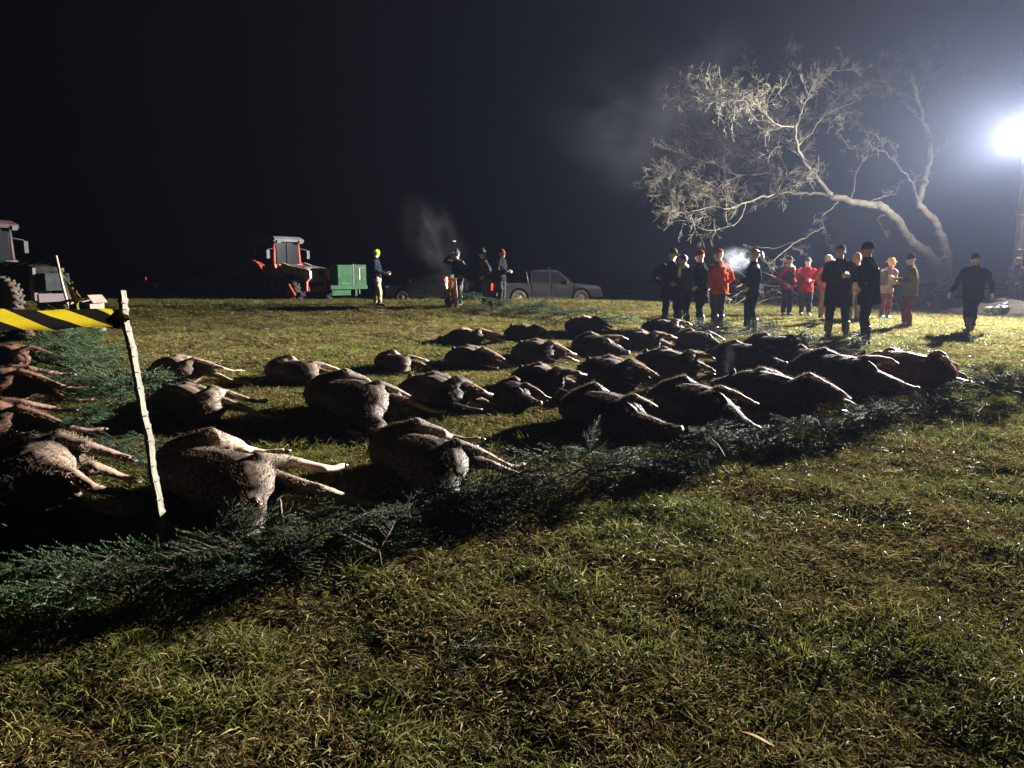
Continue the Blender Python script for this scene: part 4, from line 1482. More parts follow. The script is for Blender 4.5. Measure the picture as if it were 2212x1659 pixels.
    person('person in grey coat and tan hood at the foot of the floodlight pole', at(2190, 672), 1.80, 200, C['grey'], C['blue'], 'hood', ('pocket', 'pocket'), (.11, 0, .11, 0), C['tan'], .55, 1.12)


people()


# ------------------------------------------------------------------ stake, barrier tape, box
def stakes_and_tape():
    rr = random.Random(4)
    m_peel = mat('peeled_wood', (0.20, 0.18, 0.145), 0.8, (0.11, 0.092, 0.07), 5, stretch=(14, 14, 2), bump=.25, bscale=30, spec=.3)
    m_bark = mat('dark_bark', (0.05, 0.03, 0.02), 0.85, (0.09, 0.06, 0.04), 12, bump=.6)
    foot = at(362, 1190)
    top = at(262, 628, 3.78)
    d = top - foot
    L_ = d.length
    t = thing('wooden_stake', 'tall pale peeled stake leaning left, tape tied near its top', 'stake', foot)
    u = d.normalized()
    sd = u.cross(Vector((0, 1, 0))).normalized()
    n = 90
    pts, rad = [], []
    e1 = Vector((math.cos(R(-14)), math.sin(R(-14)), 0))
    e1 = (e1 - u * u.dot(e1)).normalized()
    e2 = u.cross(e1).normalized()
    vs, fs = [], []
    for k in range(n + 1):
        f = k / n
        kn = sum(math.exp(-((f - q) / .005) ** 2) for q in KN)
        c0 = d * f - u * .1 * (1 - f) + sd * (.003 * math.sin(f * 9) + .003 * math.sin(f * 23))
        pts.append(c0)
        h = (.0185 * (1.08 - .16 * f) + .0045 * kn + .0007 * math.sin(f * 61) + rr.uniform(-.0012, .0012))
        w_ = .0105 + .003 * kn + rr.uniform(-.0008, .0008)
        rad.append(h)
        sh_ = .003 * math.sin(f * 37)
        vs += [c0 + e1 * w_ - e2 * (h + sh_), c0 + e1 * w_ + e2 * (h - sh_), c0 - e1 * w_ + e2 * h * .9, c0 - e1 * w_ - e2 * h * .9]
    for k in range(n):
        fs += [(k * 4 + q, k * 4 + (q + 1) % 4, (k + 1) * 4 + (q + 1) % 4, (k + 1) * 4 + q) for q in range(4)]
    fs += [(3, 2, 1, 0), (n * 4, n * 4 + 1, n * 4 + 2, n * 4 + 3)]
    part('lath', MB().add(vs, fs), m_peel, t, False)
    rt = e1
    for q in KN:
        k = int(q * n)
        c = pts[k]
        part('notch', MB().tube([c + e1 * .0125 - e2 * rad[k] * .95, c + e1 * .0125 + e2 * rad[k] * rr.uniform(.2, .95)], [.0026, .0018], 6), m_bark, t)
        part('bark_mark', MB().tube([c + u * .004 - e2 * rad[k] * .2 + e1 * .004, c - u * .002 + e2 * rad[k] * .7 + e1 * .006], [.0075, .006], 6), m_bark, t)
        part('twig_stub', MB().tube([c - e2 * .012, c - e2 * .03 + e1 * .016 + u * .004], [.007, .004], 6), m_bark if q * 100 % 2 > 1 else m_peel, t)

    # striped tape: real length, 75 mm wide, slightly wavy, twisted where it is tied
    m_tape = bpy.data.materials.new('barrier_tape')
    m_tape.use_nodes = True
    nn = m_tape.node_tree
    Lk = nn.links.new
    bs = nn.nodes['Principled BSDF']
    uv = nn.nodes.new('ShaderNodeUVMap')
    sx = nn.nodes.new('ShaderNodeSeparateXYZ')
    Lk(uv.outputs[0], sx.inputs[0])
    ma = nn.nodes.new('ShaderNodeMath')
    ma.operation = 'ADD'
    Lk(sx.outputs[0], ma.inputs[0])
    Lk(sx.outputs[1], ma.inputs[1])
    fr = nn.nodes.new('ShaderNodeMath')
    fr.operation = 'FRACT'
    Lk(ma.outputs[0], fr.inputs[0])
    gt = nn.nodes.new('ShaderNodeMath')
    gt.operation = 'GREATER_THAN'
    gt.inputs[1].default_value = .5
    Lk(fr.outputs[0], gt.inputs[0])
    mx = nn.nodes.new('ShaderNodeMixRGB')
    mx.inputs[1].default_value = (0.005, 0.0045, 0.004, 1)
    mx.inputs[2].default_value = (0.23, 0.17, 0.008, 1)
    Lk(gt.outputs[0], mx.inputs[0])
    Lk(mx.outputs[0], bs.inputs['Base Color'])
    bs.inputs['Roughness'].default_value = .6
    bs.inputs['Specular IOR Level'].default_value = 0.0
    # thin film lets some of the lamp through from behind
    bs.inputs['Transmission Weight'].default_value = 0.0
    bs.inputs['Subsurface Weight'].default_value = 0.0
    tr = nn.nodes.new('ShaderNodeBsdfTranslucent')
    Lk(mx.outputs[0], tr.inputs[0])
    ms = nn.nodes.new('ShaderNodeMixShader')
    ms.inputs[0].default_value = .3
    Lk(bs.outputs[0], ms.inputs[1])
    Lk(tr.outputs[0], ms.inputs[2])
    Lk(ms.outputs[0], nn.nodes['Material Output'].inputs['Surface'])

    def tape(path, label, period=.30, width=.075, phase=0.0, tw=None, seg=60):
        P = [Vector(p) for p in path]
        pts = []
        for i in range(len(P) - 1):
            for k in range(seg // (len(P) - 1)):
                pts.append(P[i].lerp(P[i + 1], k / (seg // (len(P) - 1))))
        pts.append(P[-1])
        vs, fs, uvs = [], [], []
        ln = 0
        for i, p in enumerate(pts):
            if i:
                ln += (p - pts[i - 1]).length
            tn = (pts[min(i + 1, len(pts) - 1)] - pts[max(0, i - 1)]).normalized()
            up = Vector((0, 0, 1)) - tn * tn.z
            up = up.normalized()
            sdv = tn.cross(up)
            f = i / (len(pts) - 1)
            a, w = (tw(f) if tw else (0, 1))
            dr = up * math.cos(a) + sdv * math.sin(a)
            for j in range(4):
                q = j / 3 - .5
                vs.append(p + dr * q * width * w + sdv * (.003 * math.sin(i * .19 + j * .8) + .006 * (q * q * 4) * math.sin(i * .11)) + up * .002 * math.sin(i * .31 + j * .5))
                uvs.append((ln / period + phase, j / 3 * .8))
        for i in range(len(pts) - 1):
            for j in range(3):
                fs.append((i * 4 + j, i * 4 + j + 1, (i + 1) * 4 + j + 1, (i + 1) * 4 + j))
        me = bpy.data.meshes.new('tape')
        me.from_pydata([tuple(v) for v in vs], [], fs)
        ul = me.uv_layers.new(name='UVMap')
        for lp in me.loops:
            ul.data[lp.index].uv = uvs[lp.vertex_index]
        me.polygons.foreach_set('use_smooth', [True] * len(fs))
        me.materials.append(m_tape)
        me.update()
        o = link('barrier_tape', me)
        sol = o.modifiers.new('film', 'SOLIDIFY')
        sol.thickness = .0006
        return tag(o, label, 'barrier tape')
    tie = foot + d * .90
    a = at(-160, 700, 2.75)
    b_ = at(0, 691, 3.05)
    c = at(110, 692, 3.33)
    e = at(200, 686, 3.58)
    tape([a, b_, c, e, tie + Vector((-.03, -.026, -.005)), tie + Vector((.026, -.02, 0))], 'wide yellow and black barrier tape tied to the peeled stake', .36, .085, .30,
         lambda f: (.0 + max(0, f - .84) * 3.0, 1 - .6 * sm(.84, .97, f)), 90)
    # second length running away to the far thin stake
    st2 = at(121, 552, 18.0)
    f2 = gz(st2.x + .25, 18.0)
    m_thin = mat('thin_stake_wood', (0.36, 0.30, 0.2), .7, (0.45, .38, .26), 8)
    t2 = thing('wooden_stake', 'thin pale stake far back beside the left tractor', 'stake', f2)
    dd = st2 - f2
    part('pole', MB().tube([-dd * .05, dd * .3 + Vector((.01, 0, 0)), dd * .65 - Vector((.01, 0, 0)), dd], [.035, .033, .030, .027], 8), m_thin, t2)
    tape([tie + Vector((.0, .026, -.03)), tie.lerp(st2, .1) + Vector((-.15, 0, -.16)), tie.lerp(st2, .35) + Vector((0, 0, -.36)), tie.lerp(st2, .7) + Vector((0, 0, -.3)), st2 - Vector((0, 0, .18))], 'yellow and black tape slanting away behind the peeled stake', .30, .075, 0,
         lambda f: (.5 * math.sin(f * 14), 1), 100)
    tape([st2 - Vector((0.02, .03, .16)), st2 + Vector((-1.6, -.2, -.2)), st2 + Vector((-4.5, -.4, -.12))], 'thin far tape hanging between the far stake and the left edge', .30, .075, .1, lambda f: (.3, 1), 40)
    bx = at(176, 655, 17.0)
    tape([st2 - Vector((-.03, .03, .22)), st2.lerp(bx, .55) + Vector((.05, 0, -.02)), bx + Vector((.1, -.2, .1))], 'loose tape end running down from the far stake to the pale box', .30, .075, .2, lambda f: (f * 9, .5), 40)
    # pale box with a lifted lid
    m_card = mat('pale_cardboard', (0.20, 0.145, 0.115), .85, (0.14, 0.10, 0.08), 4, bump=.1)
    g = gz(bx.x, 17.2)
    t3 = thing('cardboard_box', 'pale open cardboard box standing behind the striped tape', 'box', g, R(-14))
    for nm, cc, sz in (('side_panel', (-.27, 0, .36), (.02, .42, .72)), ('side_panel', (.27, 0, .36), (.02, .42, .72)), ('side_panel', (0, -.21, .26), (.52, .02, .52)), ('side_panel', (0, .21, .36), (.52, .02, .72)), ('bottom_panel', (0, 0, .02), (.515, .40, .02))):
        part(nm, MB().box(cc, sz), m_card, t3, False)
    part('flap', MB().box((.02, -.30, .70), (.58, .30, .015), rot=Matrix.Rotation(R(9), 3, 'X')), m_card, t3, False)
    part('flap', MB().box((.30, 0, .73), (.22, .42, .015), rot=Matrix.Rotation(R(50), 3, 'Y')), m_card, t3, False)


KN = [.045, .095, .16, .21, .26, .33, .385, .47, .52, .565, .66, .715, .775, .80, .865, .905, .935, .965]
stakes_and_tape()


# ------------------------------------------------------------------ burning log
def burning_log():
    p = at(972, 666)
    t = thing('burning_log', 'upright split log with glowing embers at its top, smoke rising', 'log torch', p)
    mb = MB()
    n = 10
    mb.tube([(0.02 * math.sin(k), .01 * math.cos(k * 2), -.1 + 1.12 * k / n) for k in range(n + 1)], [.17 - .02 * k / n for k in range(n + 1)], 12, rough=.25)
    part('trunk_piece', mb, mat('charred_log', (0.03, 0.022, 0.018), .85, (0.10, 0.065, 0.045), 5, bump=.8), t)
    part('split_side', MB().box((.15, -.04, .46), (.17, .14, .96), rot=Matrix.Rotation(R(-3), 3, 'Y')), mat('split_wood', (0.40, 0.29, 0.2), .75, (0.3, 0.2, 0.13), 4, stretch=(10, 10, 1), bump=.4), t, False)
    e = MB()
    rr = random.Random(2)
    for k in range(7):
        e.ell((-.10 + rr.uniform(-.03, .03), -.15 + rr.uniform(-.02, .03), .62 + .05 * k), (rr.uniform(.015, .03), .025, rr.uniform(.03, .06)), 8, 6)
    part('embers', e, mat('glowing_embers', (0.3, 0.03, 0.01), .8, emis=(1.0, 0.10, 0.03), estr=.8), t)
    e = MB()
    for k in range(4):
        e.ell((-.06 + rr.uniform(-.02, .03), -.18, .66 + .09 * k), (.018, .012, .04), 8, 6)
    part('flame', e, mat('hot_core', (1, .6, .4), .8, emis=(1.0, 0.62, 0.42), estr=3), t)
    l = bpy.data.lights.new('ember_light', 'POINT')
    l.energy = .7
    l.color = (1, .3, .12)
    l.shadow_soft_size = .12
    link('ember_light', l, t, (-.1, -.32, .85))


burning_log()


# ------------------------------------------------------------------ vehicles
M_glass = mat('dark_window', (0.012, 0.013, 0.016), 0.12, spec=.5)
M_tyre = mat('tyre_rubber', (0.012, 0.011, 0.01), .9, (0.03, 0.025, 0.02), 6, bump=.4)
M_mudtyre = mat('muddy_tyre', (0.06, 0.045, 0.033), .9, (0.12, 0.09, 0.065), 5, bump=.5)
M_rim = mat('dull_rim', (0.25, 0.24, 0.23), .5, (0.14, 0.12, 0.1), 5, metal=.4)
M_dark = mat('dark_plastic', (0.02, 0.02, 0.02), .6)
M_red_l = mat('red_tail_light', (0.5, 0.02, 0.015), .2, emis=(1, .05, .03), estr=1.2)
M_wht_l = mat('white_lamp', (0.8, 0.8, 0.8), .2, emis=(1, .96, .9), estr=2.0)
M_clear = mat('clear_lamp', (0.5, 0.5, 0.5), .15, spec=.8)


M_mudrim = mat('muddy_rim', (0.06, 0.03, 0.02), .85, (0.03, 0.025, 0.02), 5)


def wheel(parent, c, r, w, tyre=None, hub=.56, lug=False):
    M_rim = M_mudrim if lug else globals()['M_rim']
    t = part('wheel', MB().tube([(c[0], c[1] - w * .42, c[2]), (c[0], c[1] + w * .42, c[2])], [r * .5, r * .5], 18), M_rim, parent)
    mb = MB().wheel(c, r, w, hub, 28)
    if lug:
        for k in range(22):
            a = 2 * math.pi * k / 22
            for s in (-1, 1):
                mb.box((c[0] + r * 1.0 * math.cos(a + s * .07), c[1] + s * w * .22, c[2] + r * 1.0 * math.sin(a + s * .07)), (.06, w * .46, .05), rot=Matrix.Rotation(-a, 3, 'Y') @ Matrix.Rotation(s * .5, 3, 'X'))
    part('tyre', mb, tyre or M_tyre, t)
    rm = MB()
    for k in range(6):
        a = math.pi * 2 * k / 6
        rm.box((c[0] + r * .3 * math.cos(a), c[1] - w * .44, c[2] + r * .3 * math.sin(a)), (r * .42, .02, r * .12), rot=Matrix.Rotation(-a, 3, 'Y'))
    part('rim', rm, M_rim, t, False)
    return t


def arc(cx, r, z0, n=9):
    return [(cx - r * math.cos(math.pi * k / n), z0 + r * math.sin(math.pi * k / n)) for k in range(n + 1)]


def car(label, cat, loc, rz, paint, pickup=True, tail=None, name='pickup_truck'):
    """nose to +x, flank towards -y"""
    t = thing(name, label, cat, loc, rz)
    Lh, w = 2.6, .90
    z0 = .42
    wb = (-1.62, 1.52)
    r = .40
    if pickup:
        prof = [(-Lh, z0 + .12)] + [(-Lh + .35, z0)] + arc(wb[0], .47, z0) + arc(wb[1], .47, z0) + [(2.45, z0), (2.6, .58), (2.58, .86), (2.35, 1.02), (1.15, 1.12), (-.95, 1.12), (-2.56, 1.10)]
    else:
        prof = [(-2.1, z0 + .1), (-2.0, z0)] + arc(-1.3, .42, z0) + arc(1.25, .42, z0) + [(2.0, z0), (2.15, .55), (2.12, .8), (1.9, .93), (1.0, 1.02), (-2.05, 1.04), (-2.12, .8)]
        wb = (-1.3, 1.25)
        r = .34
    n = len(prof)
    body = part('body', MB().prism(prof, -w, w, taper=[.05 if p[1] > .9 else 0 for p in prof]), paint, t, False)
    bv = body.modifiers.new('bevel', 'BEVEL')
    bv.width = .025
    bv.segments = 2
    bv.limit_method = 'ANGLE'
    cab = [(1.15, 1.11), (.45, 1.72), (.2, 1.77), (-.72, 1.77), (-.98, 1.70), (-1.02, 1.11)] if pickup else [(.95, 1.01), (.25, 1.42), (0, 1.46), (-1.2, 1.45), (-1.75, 1.30), (-2.02, 1.03)]
    tp = [0.04 if p[1] < 1.2 else .2 for p in cab]
    cb = part('cab', MB().prism(cab, -w + .02, w - .02, taper=tp), paint, t, False)
    bv = cb.modifiers.new('bevel', 'BEVEL')
    bv.width = .03
    bv.segments = 2
    for s in (-1, 1):
        def win(pts, nm):
            vs = []
            for (x, z) in pts:
                f = (z - 1.11) / .62 if pickup else (z - 1.02) / .42
                yy = s * (w - .02 - .04 - .16 * max(0, f)) + s * .006
                vs.append((x, yy, z))
            q = len(vs)
            v2 = [(x, y - s * .02, z) for (x, y, z) in vs]
            part(nm, MB().add(vs + v2, [tuple(range(q)), tuple(range(2 * q - 1, q - 1, -1))] + [(i, (i + 1) % q, (i + 1) % q + q, i + q) for i in range(q)]), M_glass, t, False)
        if pickup:
            win([(.93, 1.16), (.42, 1.64), (.02, 1.68), (.02, 1.16)], 'side_window')
            win([(-.06, 1.16), (-.06, 1.68), (-.72, 1.68), (-.90, 1.60), (-.93, 1.16)], 'side_window')
        else:
            win([(.78, 1.06), (.22, 1.37), (-.3, 1.39), (-.3, 1.06)], 'side_window')
            win([(-.4, 1.06), (-.4, 1.39), (-1.2, 1.38), (-1.6, 1.26), (-1.7, 1.08)], 'side_window')
        for x0, x1 in ((.02, 1.0), (-.98, -.02)):
            d = part('door', MB().box(((x0 + x1) / 2, s * (w + .002), .80), ((x1 - x0) - .03, .022, .56)), paint, t, False)
            part('handle', MB().box((x0 + .14, s * (w + .026), .98), (.16, .03, .035)), M_dark, d, False)
        part('mirror', MB().box((.78, s * (w + .12), 1.18), (.12, .2, .15)), M_dark, t, False)
        for x in wb:
            wheel(t, (x, s * (w - .11), r), r, .24, M_mudtyre)
        part('headlight', MB().box((2.40 if pickup else 1.98, s * .68, .84), (.26, .34, .16)), M_clear, t, False)
        part('tail_light', MB().box((-2.575 if pickup else -2.09, s * .80, .92), (.06, .15, .34)), tail or M_dark, t, False)
        part('sill', MB().box((-.05, s * (w - .02), .42), (2.1, .08, .08)), M_dark, t, False)
    part('windscreen', MB().add([(1.10, -.78, 1.17), (1.10, .78, 1.17), (.50, .62, 1.70), (.50, -.62, 1.70)] if pickup else [(.93, -.78, 1.06), (.93, .78, 1.06), (.3, .62, 1.41), (.3, -.62, 1.41)], [(0, 1, 2, 3)]), M_glass, t, False)
    part('bumper', MB().box((2.60 if pickup else 2.14, 0, .56), (.12, 1.7, .22)), M_dark, t, False)
    part('bumper', MB().box((-2.62 if pickup else -2.14, 0, .58), (.14, 1.66, .16)), M_rim if pickup else M_dark, t, False)
    if pickup:
        part('bed_floor', MB().box((-1.75, 0, 1.115), (1.5, 1.5, .02)), M_dark, t, False)
        part('roll_bar', MB().tube([(-1.12, -.8, 1.1), (-1.2, -.74, 1.62), (-1.2, .74, 1.62), (-1.12, .8, 1.1)], [.035] * 4, 8), M_rim, t)
        part('roof_bar', MB().tube([(.0, -.6, 1.82), (.0, .6, 1.82)], [.03, .03], 8), M_rim, t)
    return t


def tractor(label, loc, rz, red=True, scale=1.0, load=True):
    """nose to +x, flank towards -y"""
    pm = mat('red_cab_paint' if red else 'faded_paint', (0.42, 0.05, 0.028) if red else (0.06, 0.025, 0.03), .6, (0.26, 0.04, 0.026) if red else (0.06, 0.04, 0.045), 4)
    gm = mat('dusty_grey_metal', (0.17, 0.16, 0.18), .7, (0.07, 0.06, 0.065), 4, bump=.2) if red else mat('dusty_dark_metal', (0.010, 0.010, 0.011), .8, (0.022, 0.02, 0.02), 4, spec=.1)
    t = thing('tractor', label, 'tractor', loc, rz, scale=(scale,) * 3)
    part('hood', MB().prism([(.15, .85), (1.75, .80), (1.85, 1.0), (1.80, 1.36), (1.6, 1.44), (.15, 1.55)], -.40, .40, taper=[0, 0, 0, .05, .07, .07]), gm, t, False)
    part('engine_block', MB().box((.9, 0, .68), (1.7, .46, .42)), M_dark, t, False)
    part('grille', MB().box((1.85, 0, 1.12), (.06, .74, .52)), gm, t, False)
    part('cab_floor', MB().box((-.55, 0, 1.02), (1.35, 1.35, .22)), pm, t, False)
    for x in (-1.18, .12):
        for s in (-1, 1):
            part('cab_pillar', MB().tube([(x, s * .66, 1.05), (x * .94, s * .62, 1.9), (x * .9, s * .60, 2.5)], [.065, .06, .055], 8), pm, t)
    part('lower_panel', MB().box((-.53, -.67, 1.34), (1.22, .05, .42)), pm, t, False)
    part('lower_panel', MB().box((-.53, .67, 1.34), (1.22, .05, .42)), pm, t, False)
    for s in (-1, 1):
        part('cab_window', MB().box((-.53, s * .64, 2.02), (1.15, .012, .92)), M_glass, t, False)
    part('windscreen', MB().box((.12, 0, 2.02), (.012, 1.15, .92)), M_glass, t, False)
    part('rear_window', MB().box((-1.14, 0, 2.02), (.012, 1.15, .92)), M_glass, t, False)
    rf = part('roof', MB().prism([(-1.32, 2.50), (.30, 2.46), (.34, 2.56), (.15, 2.67), (-1.15, 2.70), (-1.32, 2.62)], -.76, .76, taper=[0, 0, .04, .1, .1, .05]), mat('grey_roof', (0.14, 0.14, 0.15), .8, (0.09, 0.09, 0.10), 3) if red else pm, t, False)
    for s in (-1, 1):
        part('work_lamp', MB().box((.34, s * .55, 2.46), (.08, .18, .12)), M_dark, t, False)
        wheel(t, (-.78, s * .92, .82), .82, .44, M_tyre, .5, True)
        wheel(t, (1.22, s * .84, .56), .56, .34, M_tyre if red else M_mudtyre, .5, True)
        fn = [(-.78 + .92 * math.cos(R(a)), .82 + .92 * math.sin(R(a))) for a in range(20, 171, 15)]
        fn2 = [(-.78 + .88 * math.cos(R(a)), .82 + .88 * math.sin(R(a))) for a in range(170, 19, -15)]
        part('fender', MB().prism(fn + fn2, s * .72 - .02, s * 1.14 + .02 if s > 0 else s * 1.14), pm, t, False)
        part('mirror', MB().box((.22, s * 1.0, 1.95), (.05, .14, .34)).tube([(.12, s * .62, 2.2), (.2, s * .98, 2.14)], [.018, .018], 6).tube([(.2, s * .98, 2.14), (.21, s * 1.0, 2.05)], [.018, .018], 6), M_dark, t, False)
    part('front_frame', MB().box((1.90, 0, .55), (.16, .86, .22)), pm, t, False)
    for s in (-1, 1):
        part('front_column', MB().box((1.88, s * .47, .92), (.12, .10, .86)), pm, t, False)
        part('front_panel', MB().box((.17, s * .52, 1.30), (.06, .36, .52)), pm, t, False)
        part('headlamp', MB().box((1.89, s * .26, 1.20), (.05, .2, .14)), M_glass, t, False)
    part('exhaust', MB().tube([(.55, -.32, 1.4), (.55, -.32, 2.3), (.60, -.32, 2.4)], [.045, .045, .04], 8), M_dark, t)
    part('step', MB().box((.12, -.78, .70), (.34, .22, .05)), pm, t, False)
    part('step', MB().box((.12, -.78, .95), (.34, .22, .05)), pm, t, False)
    part('side_plate', MB().prism([(.02, .55), (.42, .50), (.24, .75), (.18, 1.10), (.02, 1.10)], -.74, -.70), pm, t, False)
    return t, pm, gm


def vehicles():
    # red tractor with green transport box on the front
    d = 31.5
    c = at(622, 640, d)
    t, pm, gm = tractor('old red tractor with grey roof and a green box carried in front', gz(c.x - .05, d), R(-36), True, .98)
    gr = mat('pale_green_steel', (0.022, 0.058, 0.028), .75, (0.034, 0.082, 0.042), 3, spec=.1, bump=.15)
    ar = mat('cream_loader_arm', (0.46, 0.37, 0.26), .6, (0.36, 0.28, 0.2), 4)
    for s in (-1, 1):
        a = part('loader_arm', MB().prism([(.55, 1.62), (1.0, 1.50), (2.05, 1.36), (2.25, 1.28), (2.25, 1.0), (2.05, .86), (1.95, 1.12), (1.0, 1.30), (.45, 1.42)], s * .56 - .05, s * .56 + .05), ar, t, False)
        for x in (1.25, 1.55, 1.85):
            part('bolt', MB().tube([(x, s * .56 - .075 if s < 0 else s * .56 + .05, 1.30), (x, s * .56 - .05 if s < 0 else s * .56 + .075, 1.30)], [.045, .045], 8), M_dark, a)
        part('lift_strut', MB().tube([(.5, s * .5, .7), (1.1, s * .56, 1.3)], [.05, .05], 8), pm, t)
    part('guard', MB().prism([(1.35, .34), (1.95, .34), (1.72, .62), (1.6, .78), (1.52, .62)], -1.12, -1.06), pm, t, False)
    bx = thing('transport_box', 'pale green steel transport box on the front arms of the red tractor', 'transport box', t.location + Matrix.Rotation(R(-36), 3, 'Z') @ Vector((2.75, .85, .48)), R(-50), scale=(1, .72, 1))
    part('front_panel', MB().box((.32, -.42, .62), (.05, .86, .78)), gr, bx, False)
    part('front_panel', MB().box((.33, .50, .62), (.05, .68, .80)), gr, bx, False)
    part('corner_post', MB().box((.31, .09, .62), (.06, .10, .84)), M_dark, bx, False)
    part('side_panel', MB().box((0, .86, .62), (.60, .04, .80)), gr, bx, False)
    part('side_panel', MB().box((0, -.88, .62), (.60, .04, .78)), gr, bx, False)
    part('back_panel', MB().box((-.30, 0, .62), (.04, 1.7, .78)), gr, bx, False)
    part('floor', MB().box((0, 0, .20), (.66, 1.74, .05)), gr, bx, False)
    part('rail', MB().box((.37, -.25, .15), (.10, 2.2, .15)), gr, bx, False)
    part('lower_beam', MB().box((.36, -.72, -.06), (.10, 1.1, .2)), gr, bx, False)
    part('bracket', MB().box((.34, .18, -.06), (.1, .12, .26)), gr, bx, False)
    part('bracket', MB().box((.34, .40, -.02), (.06, .06, .2)), M_dark, bx, False)
    part('latch', MB().box((.365, .50, .90), (.02, .42, .05)), M_dark, bx, False)
    part('latch', MB().box((.365, .42, .66), (.02, .05, .44)), M_rim, bx, False)
    part('latch', MB().box((.365, .66, .46), (.02, .10, .08)), M_dark, bx, False)
    part('rivet_row', MB().box((.352, -.42, .30), (.02, .5, .03)), M_dark, bx, False)
    # the tractor cut by the left edge
    d2 = 21.5
    c = at(18, 640, d2)
    t2, _, _ = tractor('dusty dark tractor cut off by the left edge', gz(c.x - .42, d2), R(-14), False, 1.0)
    part('front_weight', MB().box((2.02, 0, .98), (.38, .8, .46)), mat('dull_steel', (0.018, 0.02, 0.021), .7, (0.03, 0.032, 0.033), 5, spec=.1), t2, False)
    # pickup and the car beside it
    d3 = 38.5
    c = at(1184, 640, d3)
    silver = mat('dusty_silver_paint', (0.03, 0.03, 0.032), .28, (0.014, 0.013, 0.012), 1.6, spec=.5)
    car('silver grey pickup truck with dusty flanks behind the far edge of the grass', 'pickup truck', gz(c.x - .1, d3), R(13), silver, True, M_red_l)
    d4 = 40.0
    c = at(930, 640, d4)
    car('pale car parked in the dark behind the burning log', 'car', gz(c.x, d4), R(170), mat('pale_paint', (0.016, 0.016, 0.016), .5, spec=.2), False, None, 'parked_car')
    d5 = 70.0
    c = at(327, 600, d5)
    car('distant dark car showing one small red light', 'car', gz(c.x + 2.0, d5), R(8), mat('black_paint', (0.01, 0.01, 0.011), .5), False, mat('far_red_light', (.5, .02, .02), .3, emis=(1, .04, .02), estr=.35), 'parked_car')
    # the small white lamp in the dark above the log
    p = at(982, 519, 58)
    g = gz(p.x, 58)
    l = thing('yard_lamp', 'tiny white lamp far off above the person at the log', 'yard lamp', g)
    H = p.z - g.z
    part('pole', MB().tube([(0, 0, 0), (0, 0, H)], [.05, .04], 6), M_dark, l)
    part('lamp_head', MB().tube([(0, -.18, H + .10), (0, -.12, H + .02)], [.05, .16], 8), M_dark, l)
    part('bulb', MB().ell((0, -.14, H - .03), (.13, .10, .08), 8, 6), mat('far_bulb', (1, 1, 1), .4, emis=(1, .95, .88), estr=.5), l)


vehicles()


# ------------------------------------------------------------------ small things at the foot of the pole
def pole_foot():
    md = mat('bare_soil', (0.05, 0.035, 0.022), .9, (0.09, 0.065, 0.042), 5, bump=.9, bscale=12)
    c = at(2185, 668, 25.0)
    mb = MB()
    n, m = 40, 22
    vs, fs = [], []
    for j in range(m):
        for i in range(n):
            x = -2.6 + 5.2 * i / (n - 1)
            y = -1.5 + 3.0 * j / (m - 1)
            r = math.sqrt((x / 2.6) ** 2 + (y / 1.5) ** 2)
            z = .42 * max(0, 1 - r ** 1.6) * (1 + .35 * mn.noise(Vector((x * 1.7, y * 1.7, 3)))) + .05 * mn.noise(Vector((x * 5, y * 5, 0))) * max(0, 1 - r) - .04
            vs.append((x, y, z))
    for j in range(m - 1):
        for i in range(n - 1):
            fs.append((j * n + i, j * n + i + 1, (j + 1) * n + i + 1, (j + 1) * n + i))
    o = part('dirt_mound', mb.add(vs, fs), md, None, kind='structure')
    o.location = gz(c.x, 25.0)
    # crumpled plastic bag on the mound's edge
    b = at(2150, 662, 23.6)
    t = thing('plastic_bag', 'crumpled blue grey plastic bag lying on the soil mound', 'bag', gz(b.x, 23.6, .05), .3)
    q = MB()
    rr = random.Random(9)
    for k in range(7):
        q.ell((rr.uniform(-.3, .3), rr.uniform(-.15, .15), rr.uniform(.05, .22)), (rr.uniform(.12, .25), rr.uniform(.1, .18), rr.uniform(.06, .14)), 10, 7, rot=Matrix.Rotation(rr.uniform(-.6, .6), 3, 'Y'))
    q.tube([(.2, 0, .15), (.36, 0, .26), (.5, .02, .38)], [.12, .08, .03], 8)
    me = skinned(q, .03, 1, 'film', .05, 6)
    mesh_link('film', me, mat('bag_film', (0.35, 0.38, 0.43), .3, (0.10, 0.11, 0.14), 3, spec=.6), t)
    k = at(1500 + 2 * 0 + 508, 655, 29.5)
    for (x, y, d, lab) in ((2022, 640, 28.5, 'short sawn log lying left of the walking person'), (2160, 655, 27.5, 'pale stone block half sunk in the soil mound')):
        p = at(x, y, d)
        if 'log' in lab:
            tt = thing('sawn_log', lab, 'log', gz(p.x, d, .12), .3)
            part('trunk_piece', MB().tube([(-.35, 0, 0), (-.1, .01, .01), (.35, 0, 0)], [.13, .125, .12], 10, rough=.1), M_bark, tt)
            part('cut_face', MB().tube([(-.356, 0, 0), (-.36, 0, 0)], [.122, .12], 10), M_wood, tt)
        else:
            tt = thing('stone', lab, 'stone', gz(p.x, d, .25))
            q = MB().box((0, 0, 0), (.35, .25, .2)).ell((.05, 0, .02), (.22, .16, .13), 8, 6)
            mesh_link('block', skinned(q, .03, 1, 'block', .03, 5), mat('pale_stone', (0.4, 0.36, 0.3), .8), tt)


pole_foot()


# ------------------------------------------------------------------ smoke and breath
def puff(px_, py_, d, size, dens, freq, label, rot=0.0, col=(.8, .86, 1.0)):
    p = at(px_, py_, d)
    o = part('smoke', MB().ell((0, 0, 0), 1.0, 16, 10), vol('smoke_' + str(px_), dens, col, .3, freq), None, kind='stuff')
    o.location = p
    o.scale = size
    o.rotation_euler = (0, rot, 0)
    return o


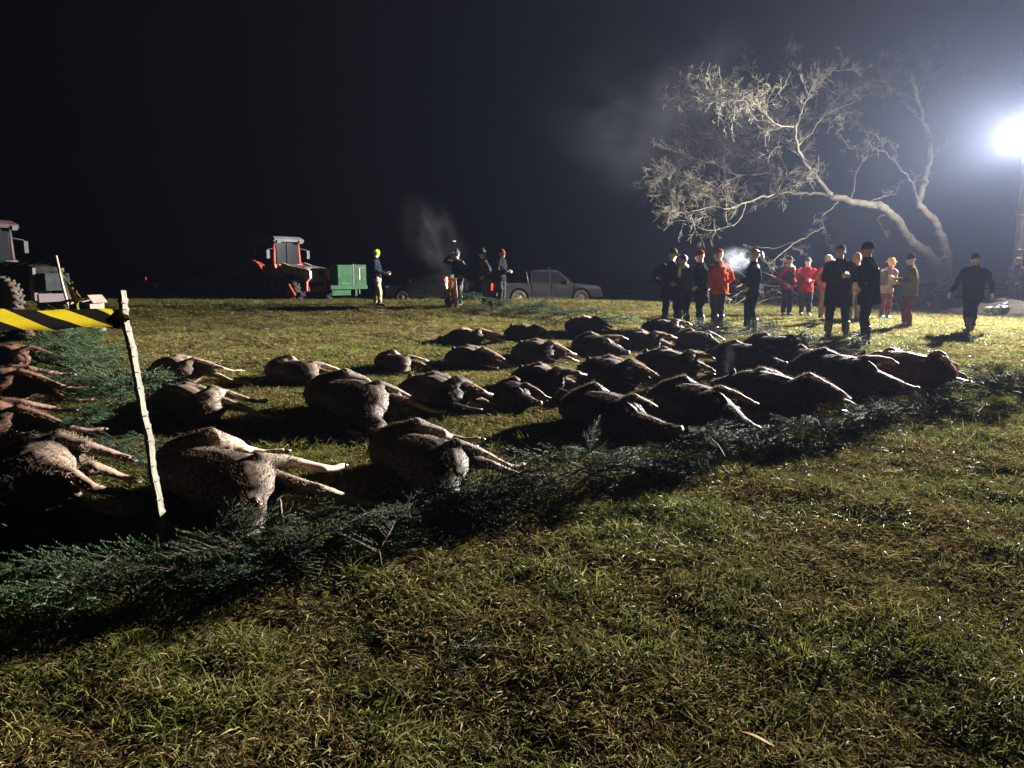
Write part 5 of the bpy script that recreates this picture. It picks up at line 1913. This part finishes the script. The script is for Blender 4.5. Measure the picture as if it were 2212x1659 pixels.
puff(938, 520, 25.3, (1.1, .6, 2.0), .13, 2.6, '', R(-28))
puff(1592, 562, 17.1, (.46, .3, .34), .9, 3.2, '', R(15))
puff(1545, 130, 30, (1.6, 1.4, 2.0), .015, 2.0, '')
puff(1400, 270, 28, (4.8, 2.6, 3.2), .014, 2.2, '')
puff(1574, 780, 9.6, (.10, .10, .42), .12, 2.5, '')


def mist():
    # campfire smoke hanging round the lamp and the tree
    m = vol('hanging_smoke', 0.0016, (.66, .75, 1.0), .35, 1.1)
    for q in m.node_tree.nodes:
        if q.type == 'MAP_RANGE' and abs(q.inputs[1].default_value - .42) < 1e-3:
            q.inputs[1].default_value, q.inputs[2].default_value = .15, .75
    o = part('smoke', MB().ell((0, 0, 0), 1.0, 20, 12), m, None, kind='stuff')
    o.location = (14.5, 33.5, 5.5)
    o.scale = (17, 8.5, 10)


mist()


def foreground_bits():
    p = at(1640, 1630)
    t = thing('fallen_leaf', 'long narrow yellow leaf lying in the grass at the bottom edge', 'leaf', p + Vector((0, 0, .035)), R(-38))
    mb = MB()
    vs, fs = [], []
    n = 10
    for k in range(n + 1):
        f = k / n
        w = .006 * math.sin(math.pi * min(1, f * .95 + .05)) ** .6
        for j, q in enumerate((-1, 0, 1)):
            vs.append((-.07 + .14 * f, q * w, .006 * math.sin(f * 5) + (.004 if j != 1 else 0)))
    for k in range(n):
        for j in range(2):
            fs.append((k * 3 + j, k * 3 + j + 1, (k + 1) * 3 + j + 1, (k + 1) * 3 + j))
    lf = part('blade', mb.add(vs, fs), mat('yellow_leaf', (0.22, 0.12, 0.01), .7, (0.15, 0.08, 0.01), 20, spec=.1), t)
    so = lf.modifiers.new('thickness', 'SOLIDIFY')
    so.thickness = .0008
    p = at(1788, 1440)
    t = thing('dry_stalk', 'short pale dry stalk with a side shoot standing in the grass right of centre', 'plant stalk', p)
    m = mat('dry_stalk', (0.34, 0.33, 0.26), .8)
    part('stem', MB().tube([(0, 0, -.01), (.005, 0, .05), (.012, 0, .10)], [.006, .005, .002], 6), m, t)
    part('shoot', MB().tube([(.004, 0, .04), (-.02, .005, .062), (.03, .004, .066)], [.003, .004, .002], 5), m, t)


foreground_bits()
